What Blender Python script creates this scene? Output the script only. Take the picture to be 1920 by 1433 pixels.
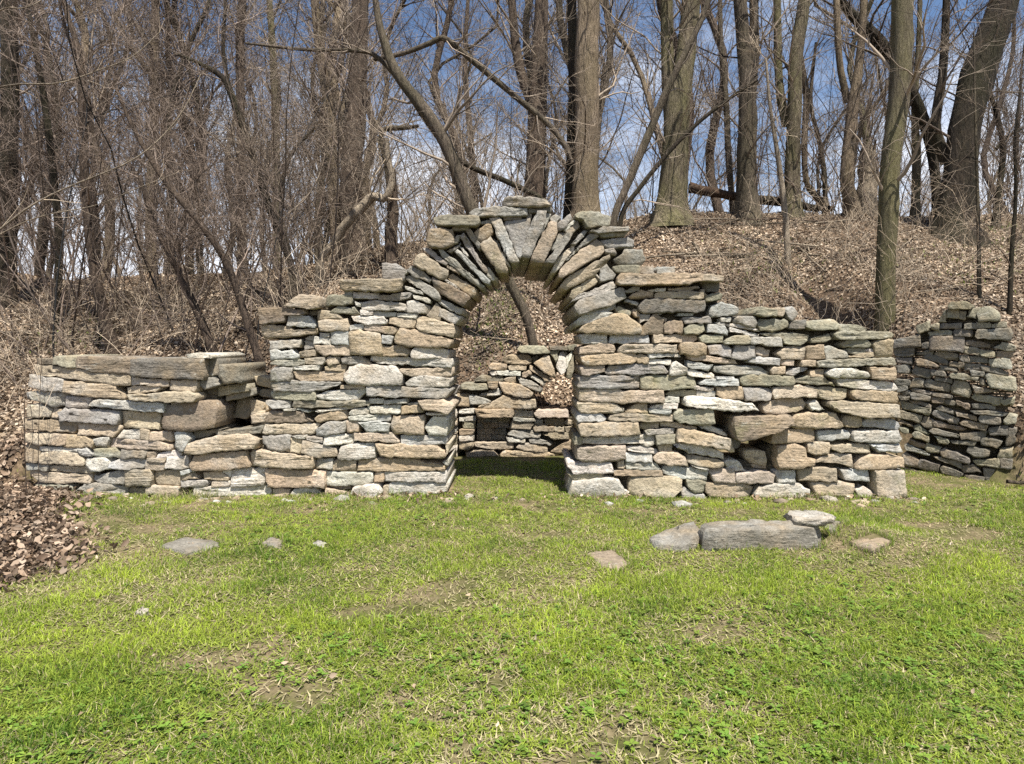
import bpy, math
import numpy as np
from mathutils import Vector

for o in list(bpy.data.objects):
    bpy.data.objects.remove(o, do_unlink=True)
SC = bpy.context.scene
COL = SC.collection
rng = np.random.default_rng(7)

# ------------------------------------------------------------------ camera, sky, sun, exposure
F, CX, CY, H = 1150.0, 980.0, 650.0, 1.4      # focal length and principal point in photo pixels, eye height
cam_d = bpy.data.cameras.new('camera')
cam_d.sensor_width = 36.0
cam_d.lens = 36.0 * F / 1920.0
cam_d.shift_x = -(CX - 960.0) / 1920.0
cam_d.shift_y = -(716.5 - CY) / 1920.0
cam_d.clip_start = 0.05
cam_d.clip_end = 2000.0
cam = bpy.data.objects.new('camera', cam_d)
cam.location = (0, 0, H)
cam.rotation_euler = (math.radians(90), 0, 0)
COL.objects.link(cam)
SC.camera = cam

SUN_EL, SUN_AZ = math.radians(66), math.radians(26)    # azimuth: right of straight behind the camera
to_sun = Vector((math.sin(SUN_AZ) * math.cos(SUN_EL), -math.cos(SUN_AZ) * math.cos(SUN_EL), math.sin(SUN_EL)))
sun_d = bpy.data.lights.new('sun', 'SUN')
sun_d.energy = 5.0
sun_d.angle = math.radians(0.5)
sun_d.color = (1.0, 0.95, 0.87)
sun = bpy.data.objects.new('sun', sun_d)
sun.rotation_euler = to_sun.to_track_quat('Z', 'Y').to_euler()
sun.location = (3, -6, 12)
COL.objects.link(sun)

W = bpy.data.worlds.new('World')
SC.world = W
W.use_nodes = True
nt = W.node_tree
nt.nodes.clear()
sky = nt.nodes.new('ShaderNodeTexSky')
sky.sky_type = 'NISHITA'
sky.sun_disc = False
sky.sun_elevation = SUN_EL
sky.sun_rotation = math.pi - SUN_AZ
sky.air_density = 1.0
sky.dust_density = 0.6
sky.ozone_density = 4.0
tc = nt.nodes.new('ShaderNodeTexCoord')
mp = nt.nodes.new('ShaderNodeMapping')
mp.inputs['Scale'].default_value = (1.6, 1.6, 3.6)
mp.inputs['Location'].default_value = (0.35, 0.2, 0.1)
cn = nt.nodes.new('ShaderNodeTexNoise')
cn.inputs['Scale'].default_value = 1.5
cn.inputs['Detail'].default_value = 7
cn.inputs['Roughness'].default_value = 0.58
sep = nt.nodes.new('ShaderNodeSeparateXYZ')
alt = nt.nodes.new('ShaderNodeMapRange')          # cloud cover thins out with height above the horizon
alt.inputs['From Min'].default_value = 0.10
alt.inputs['From Max'].default_value = 0.56
alt.inputs['To Min'].default_value = 0.30
alt.inputs['To Max'].default_value = -0.13
cov = nt.nodes.new('ShaderNodeMath'); cov.operation = 'ADD'
ramp = nt.nodes.new('ShaderNodeMapRange')
ramp.interpolation_type = 'SMOOTHSTEP'
ramp.inputs['From Min'].default_value = 0.47
ramp.inputs['From Max'].default_value = 0.80
mixc = nt.nodes.new('ShaderNodeMix'); mixc.data_type = 'RGBA'
mixc.inputs[7].default_value = (8.4, 8.8, 9.7, 1)
bg = nt.nodes.new('ShaderNodeBackground')
bg.inputs['Strength'].default_value = 0.072
wo = nt.nodes.new('ShaderNodeOutputWorld')
L = nt.links.new
L(tc.outputs['Generated'], mp.inputs['Vector'])
L(mp.outputs['Vector'], cn.inputs['Vector'])
L(tc.outputs['Generated'], sep.inputs[0])
L(sep.outputs['Z'], alt.inputs['Value'])
L(cn.outputs['Fac'], cov.inputs[0])
L(alt.outputs['Result'], cov.inputs[1])
L(cov.outputs[0], ramp.inputs['Value'])
L(ramp.outputs['Result'], mixc.inputs[0])
L(sky.outputs['Color'], mixc.inputs[6])
L(mixc.outputs[2], bg.inputs['Color'])
L(bg.outputs[0], wo.inputs['Surface'])

vs = SC.view_settings
vs.view_transform = 'Standard'
vs.look = 'None'
vs.exposure = 1.02
vs.gamma = 1.0
vs.use_curve_mapping = False
SC.cycles.max_bounces = 6
SC.cycles.diffuse_bounces = 3
SC.cycles.use_denoising = False

# ------------------------------------------------------------------ helpers
def at(px, py, Y):
    """photo pixel seen at depth Y -> point in the place"""
    return np.array([(px - CX) / F * Y, Y, H - (py - CY) / F * Y])

def sstep(a, b, x):
    t = np.clip((x - a) / (b - a + 1e-12), 0, 1)
    return t * t * (3 - 2 * t)

_nr = np.random.default_rng(3)
_nd = [(_nr.uniform(0, 2 * math.pi), _nr.uniform(0.7, 1.4), _nr.uniform(0, 6.28)) for _ in range(24)]
def wav(x, y, scale, k=0):
    """smooth pseudo noise in about -1..1"""
    s = 0
    for i in range(6):
        a, f, p = _nd[(i + k * 5) % 24]
        u = x * math.cos(a) + y * math.sin(a)
        v = -x * math.sin(a) + y * math.cos(a)
        s = s + np.sin(u * f * scale + p + 1.3 * np.sin(v * f * scale * 0.7 + p * 2))
    return s / 3.2

def mesh_np(name, V, faces, tint=None, smooth=False):
    """V (n,3); faces: list of int arrays (m,k); tint (n,3)"""
    me = bpy.data.meshes.new(name)
    V = np.asarray(V, dtype=np.float32)
    me.vertices.add(len(V))
    me.vertices.foreach_set('co', V.ravel())
    loops = np.concatenate([f.ravel() for f in faces]).astype(np.int32)
    tot = np.concatenate([np.full(len(f), f.shape[1], dtype=np.int32) for f in faces])
    start = np.concatenate([[0], np.cumsum(tot)[:-1]]).astype(np.int32)
    me.loops.add(len(loops))
    me.loops.foreach_set('vertex_index', loops)
    me.polygons.add(len(tot))
    me.polygons.foreach_set('loop_start', start)
    me.polygons.foreach_set('loop_total', tot)
    if smooth:
        me.polygons.foreach_set('use_smooth', np.ones(len(tot), dtype=bool))
    if tint is not None:
        a = me.attributes.new('tint', 'FLOAT_COLOR', 'POINT')
        c = np.ones((len(V), 4), dtype=np.float32)
        c[:, :np.shape(tint)[1]] = tint
        a.data.foreach_set('color', c.ravel())
    me.update(calc_edges=True)
    me.validate()
    return me

def link(name, me, mat, parent=None, loc=(0, 0, 0)):
    o = bpy.data.objects.new(name, me)
    if mat is not None and me is not None and not me.materials:
        me.materials.append(mat)
    COL.objects.link(o)
    o.location = loc
    if parent is not None:
        o.parent = parent
    return o

def tag(o, label=None, cat=None, group=None, kind=None):
    if label: o['label'] = label
    if cat: o['category'] = cat
    if group: o['group'] = group
    if kind: o['kind'] = kind
    return o

def empty(name, loc, label, cat, group=None):
    o = bpy.data.objects.new(name, None)
    o.empty_display_size = 0.2
    COL.objects.link(o)
    o.location = loc
    return tag(o, label, cat, group)

class NB:
    """small node-building helper"""
    def __init__(s, name):
        s.m = bpy.data.materials.new(name); s.m.use_nodes = True
        s.t = s.m.node_tree; s.t.nodes.clear()
        s.out = s.n('ShaderNodeOutputMaterial')
        s.pos = s.n('ShaderNodeNewGeometry').outputs['Position']
    def n(s, typ, **kw):
        nd = s.t.nodes.new(typ)
        for k, v in kw.items(): setattr(nd, k, v)
        return nd
    def l(s, a, b): s.t.links.new(a, b)
    def val(s, sock, v):
        if hasattr(v, 'is_output'): s.l(v, sock)
        else: sock.default_value = v
    def noise(s, scale, detail=4, rough=0.5, stretch=None, vec=None):
        v = vec or s.pos
        if stretch:
            m = s.n('ShaderNodeMapping'); m.inputs['Scale'].default_value = stretch
            s.l(v, m.inputs['Vector']); v = m.outputs['Vector']
        nd = s.n('ShaderNodeTexNoise')
        nd.inputs['Scale'].default_value = scale; nd.inputs['Detail'].default_value = detail
        nd.inputs['Roughness'].default_value = rough
        s.l(v, nd.inputs['Vector'])
        return nd.outputs['Fac']
    def rng(s, v, a, b, c, d):
        nd = s.n('ShaderNodeMapRange')
        s.l(v, nd.inputs['Value'])
        for k, x in zip(('From Min', 'From Max', 'To Min', 'To Max'), (a, b, c, d)): nd.inputs[k].default_value = x
        return nd.outputs['Result']
    def mix(s, f, a, b, mode='MIX'):
        nd = s.n('ShaderNodeMix', data_type='RGBA', blend_type=mode)
        s.val(nd.inputs[0], f); s.val(nd.inputs[6], a); s.val(nd.inputs[7], b)
        return nd.outputs[2]
    def mul(s, a, b):
        nd = s.n('ShaderNodeMath', operation='MULTIPLY'); s.val(nd.inputs[0], a); s.val(nd.inputs[1], b)
        return nd.outputs[0]
    def attr(s, name='tint'):
        return s.n('ShaderNodeAttribute', attribute_name=name).outputs['Color']
    def bump(s, h, strength, dist):
        nd = s.n('ShaderNodeBump')
        nd.inputs['Strength'].default_value = strength; nd.inputs['Distance'].default_value = dist
        s.l(h, nd.inputs['Height'])
        return nd.outputs['Normal']
    def surf(s, col, rough=0.9, normal=None, spec=0.25, transl=0.0):
        p = s.n('ShaderNodeBsdfPrincipled')
        s.val(p.inputs['Base Color'], col); s.val(p.inputs['Roughness'], rough)
        p.inputs['Specular IOR Level'].default_value = spec
        if normal: s.l(normal, p.inputs['Normal'])
        o = p.outputs[0]
        if transl > 0:
            t = s.n('ShaderNodeBsdfTranslucent'); s.val(t.inputs['Color'], col)
            mx = s.n('ShaderNodeMixShader'); mx.inputs[0].default_value = transl
            s.l(o, mx.inputs[1]); s.l(t.outputs[0], mx.inputs[2]); o = mx.outputs[0]
        s.l(o, s.out.inputs['Surface'])
        return s.m

# ------------------------------------------------------------------ materials
def mat_stone():
    b = NB('field_stone')
    at_ = b.n('ShaderNodeAttribute', attribute_name='tint')
    c = at_.outputs['Color']; own = at_.outputs['Alpha']           # own: a number each stone has to itself
    off = b.n('ShaderNodeVectorMath', operation='ADD'); b.l(b.pos, off.inputs[0])
    cmb = b.n('ShaderNodeCombineXYZ')
    for k_ in range(3): b.l(b.mul(own, (37.0, 11.0, 23.0)[k_]), cmb.inputs[k_])
    b.l(cmb.outputs[0], off.inputs[1])
    v = off.outputs[0]
    big = b.noise(4.5, 6, 0.6, vec=v)
    fine = b.noise(38, 6, 0.65, vec=v)
    grain = b.noise(110, 3, 0.6, vec=v)
    bed = b.noise(3.0, 6, 0.6, stretch=(1.6, 3, 13), vec=v)
    c = b.mix(b.rng(big, 0.46, 0.72, 0, 0.5), c, (0.34, 0.245, 0.135, 1))                                   # ochre iron stains
    c = b.mix(b.rng(b.noise(2.6, 5, 0.6, stretch=(1, 1, 1.7), vec=v), 0.54, 0.70, 0, 0.35), c, (0.43, 0.44, 0.42, 1))  # bleached patches
    streak = b.rng(own, 0.45, 1.0, 0.0, 1.0)
    f = b.rng(bed, 0.32, 0.68, 0.70, 1.2)
    c = b.mix(streak, c, b.mix(1.0, c, f, 'MULTIPLY'))
    c = b.mix(1.0, c, b.rng(fine, 0.3, 0.7, 0.70, 1.22), 'MULTIPLY')
    c = b.mix(1.0, c, b.rng(grain, 0.3, 0.7, 0.76, 1.2), 'MULTIPLY')
    lich = b.noise(15, 5, 0.7, vec=v)
    c = b.mix(b.rng(lich, 0.585, 0.66, 0, 0.6), c, (0.085, 0.08, 0.062, 1))                                 # dark lichen and dirt
    c = b.mix(b.rng(b.noise(9.3, 5, 0.7, stretch=(1, 1, 1.3), vec=v), 0.62, 0.70, 0, 0.5), c, (0.52, 0.51, 0.45, 1))  # pale lichen
    wea = b.noise(3.4, 7, 0.68, stretch=(1, 1, 1.5))
    c = b.mix(b.rng(wea, 0.49, 0.66, 0, 0.5), c, (0.14, 0.125, 0.095, 1))                                   # grey weathering
    moss = b.noise(2.2, 6, 0.7, stretch=(1, 1, 1.2))
    c = b.mix(b.rng(moss, 0.60, 0.70, 0, 0.45), c, (0.14, 0.14, 0.055, 1))
    h1 = b.n('ShaderNodeMath', operation='ADD'); b.l(b.mul(b.mul(bed, streak), 1.8), h1.inputs[0]); b.l(fine, h1.inputs[1])
    h2 = b.n('ShaderNodeMath', operation='ADD'); b.l(h1.outputs[0], h2.inputs[0]); b.l(b.mul(big, 1.3), h2.inputs[1])
    return b.surf(c, 0.92, b.bump(h2.outputs[0], 0.9, 0.016), 0.2)

def mat_core():
    b = NB('rubble_fill')
    n = b.noise(9, 6, 0.65)
    c = b.mix(b.rng(n, 0.3, 0.7, 0, 1), (0.05, 0.042, 0.03, 1), (0.16, 0.135, 0.095, 1))
    return b.surf(c, 0.95, b.bump(b.noise(14, 5, 0.6), 0.9, 0.06), 0.1)

def mat_ground():
    b = NB('soil_and_turf')
    n = b.noise(2.3, 8, 0.62)
    n2 = b.noise(22, 6, 0.65)
    lawn = b.mix(b.rng(n, 0.42, 0.60, 0, 1), (0.085, 0.085, 0.03, 1), (0.17, 0.13, 0.08, 1))
    litter = b.mix(b.rng(n2, 0.3, 0.7, 0, 1), (0.06, 0.042, 0.028, 1), (0.17, 0.12, 0.08, 1))
    w = b.n('ShaderNodeAttribute', attribute_name='tint').outputs['Color']
    c = b.mix(w, lawn, litter)
    c = b.mix(1.0, c, b.rng(n2, 0.25, 0.75, 0.55, 1.4), 'MULTIPLY')
    return b.surf(c, 0.95, b.bump(n2, 0.7, 0.03), 0.1)

def mat_blades(name, tr):
    b = NB(name)
    c = b.attr()
    return b.surf(c, 0.7, None, 0.25, tr)

def mat_bark(name, a, d, moss=None, mossf=0.0, vs=7.0):
    b = NB(name)
    ridg = b.noise(vs, 7, 0.7, stretch=(5, 5, 0.75))
    big = b.noise(1.7, 5, 0.6, stretch=(1, 1, 0.5))
    c = b.mix(b.rng(ridg, 0.36, 0.64, 0, 1), d, a)
    c = b.mix(1.0, c, b.rng(big, 0.3, 0.7, 0.6, 1.35), 'MULTIPLY')
    if moss:
        c = b.mix(b.rng(b.noise(2.6, 5, 0.65, stretch=(1, 1, 0.35)), 0.40, 0.62, 0, mossf), c, moss)
    knots = b.noise(5.5, 4, 0.6)
    c = b.mix(b.rng(knots, 0.60, 0.70, 0, 0.55), c, d)
    return b.surf(c, 0.9, b.bump(ridg, 1.0, 0.07), 0.15)

M = dict(
    stone=mat_stone(), core=mat_core(), ground=mat_ground(),
    grass=mat_blades('grass_blades', 0.35), leaf=mat_blades('dead_leaf', 0.15),
    grey=mat_bark('grey_bark', (0.185, 0.148, 0.11, 1), (0.05, 0.039, 0.03, 1), (0.11, 0.10, 0.055, 1), 0.4),
    tan=mat_bark('tan_bark', (0.31, 0.24, 0.17, 1), (0.10, 0.074, 0.052, 1), (0.19, 0.155, 0.08, 1), 0.35),
    moss=mat_bark('mossy_bark', (0.22, 0.185, 0.125, 1), (0.07, 0.056, 0.038, 1), (0.165, 0.155, 0.065, 1), 0.6),
    dark=mat_bark('dark_shaded_bark', (0.066, 0.051, 0.036, 1), (0.022, 0.018, 0.014, 1), (0.05, 0.05, 0.024, 1), 0.4),  # dark bark, lowered further to hold the massive trunk's shade in its colour
    brown=mat_bark('brown_bark', (0.165, 0.122, 0.09, 1), (0.05, 0.038, 0.029, 1)),
    pale=mat_bark('pale_bark', (0.42, 0.35, 0.26, 1), (0.2, 0.16, 0.115, 1)),
    rot=mat_bark('rotten_wood', (0.135, 0.085, 0.056, 1), (0.05, 0.034, 0.024, 1)),
    twig=mat_blades('twig_bark', 0.0),
)

# ------------------------------------------------------------------ ground
def hgt(x, y):
    x = np.asarray(x, float); y = np.asarray(y, float)
    Lf = 1 - sstep(-2.5, -1.7, x)
    LL = 1 - sstep(-5.4, -4.8, x)
    R = sstep(4.55, 5.3, x)
    y0 = 8.4 * (1 - Lf) * (1 - R) + (6.45 - 0.75 * LL) * Lf + 5.4 * R
    jump = np.interp(x, [-6, -5.4, -4.8, -2.4, -1.5, 0.15, .4, .85, 1.4, 4.4, 5.1, 5.6], [0, 0, .62, .72, .72, .75, .40, .40, 1.1, 1.3, .3, 0.0])
    zc = np.interp(x, [-30, -12, -6, -4.2, -3, -1.5, 0, 2.5, 9, 14, 40], [2.6, 2.75, 2.85, 3.15, 3.5, 3.75, 3.9, 4.12, 4.12, 4.2, 4.2])
    zc = zc + 0.10 * wav(x, x * 0, 0.9, 1)
    yc = 12.6
    s = np.clip((y - y0) / (yc - y0), 0, 1)
    prof = 0.82 * s + 0.18 * np.sin(s * math.pi / 2)
    z = jump * sstep(y0 - 0.3, y0 + 0.1, y) + (zc - jump) * prof
    far = np.maximum(y - yc, 0)
    z = z - np.where(far > 0, 0.30 * (np.sqrt(far * far + 0.6) - math.sqrt(0.6)), 0)
    z = np.maximum(z, -4.0 * sstep(12, 30, y))
    bank = sstep(0.0, 0.6, z)
    z = z + bank * (0.07 * wav(x, y, 1.6) + 0.035 * wav(x, y, 4.3, 2)) * np.where(far > 20, 0, 1)
    z = z + (1 - bank) * (0.018 * wav(x, y, 1.1, 1) + 0.010 * wav(x, y, 4.5, 3))
    # low earth hump right of the fallen block
    z = z + 0.10 * np.exp(-((x - 2.42) ** 2 / 0.12 + (y - 4.5) ** 2 / 0.10))
    # leaf drift in the left corner
    z = z + 0.10 * np.exp(-((x + 4.3) ** 2 / 0.5 + (y - 4.7) ** 2 / 0.9))
    return z

def ground_at(px, py, lo=2.0, hi=40.0):
    """depth at which the ground is met along a photo pixel's line of sight"""
    Y = np.linspace(lo, hi, 1500)
    d = hgt((px - CX) / F * Y, Y) - (H - (py - CY) / F * Y)
    i = np.argmax(d > 0)
    return float(Y[i]) if d[i] > 0 else None

fx = np.arange(-16, 16.01, 0.14)
gx = np.concatenate([-np.geomspace(17, 500, 14)[::-1], fx, np.geomspace(17, 500, 14)])
fy = np.arange(0, 17.01, 0.14)
gy = np.concatenate([-np.geomspace(1, 300, 10)[::-1], fy, np.geomspace(17.5, 700, 16)])
XX, YY = np.meshgrid(gx, gy)
ZZ = hgt(XX, YY)
V = np.stack([XX, YY, ZZ], -1).reshape(-1, 3)
nx, ny = len(gx), len(gy)
ii = (np.arange(ny - 1)[:, None] * nx + np.arange(nx - 1)[None, :]).ravel()
Fq = np.stack([ii, ii + 1, ii + nx + 1, ii + nx], 1)
def litter_w(x, y):
    z = hgt(x, y)
    w = sstep(0.12, 0.4, z)
    edge = np.interp(y, [2.9, 3.3, 3.7, 4.6, 5.2, 6.0], [-4.2, -3.25, -3.05, -3.45, -3.95, -4.35])
    pile = sstep(0.22, -0.16, x - edge + 0.16 * wav(x, y, 3.0, 2) + 0.08 * wav(x, y, 9.0, 1)) * sstep(6.4, 5.9, y)
    return np.clip(w + pile, 0, 1)
tw = litter_w(V[:, 0], V[:, 1])
go = link('ground', mesh_np('ground', V, [Fq], np.repeat(tw[:, None], 3, 1), smooth=True), M['ground'])
tag(go, kind='structure')

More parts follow.
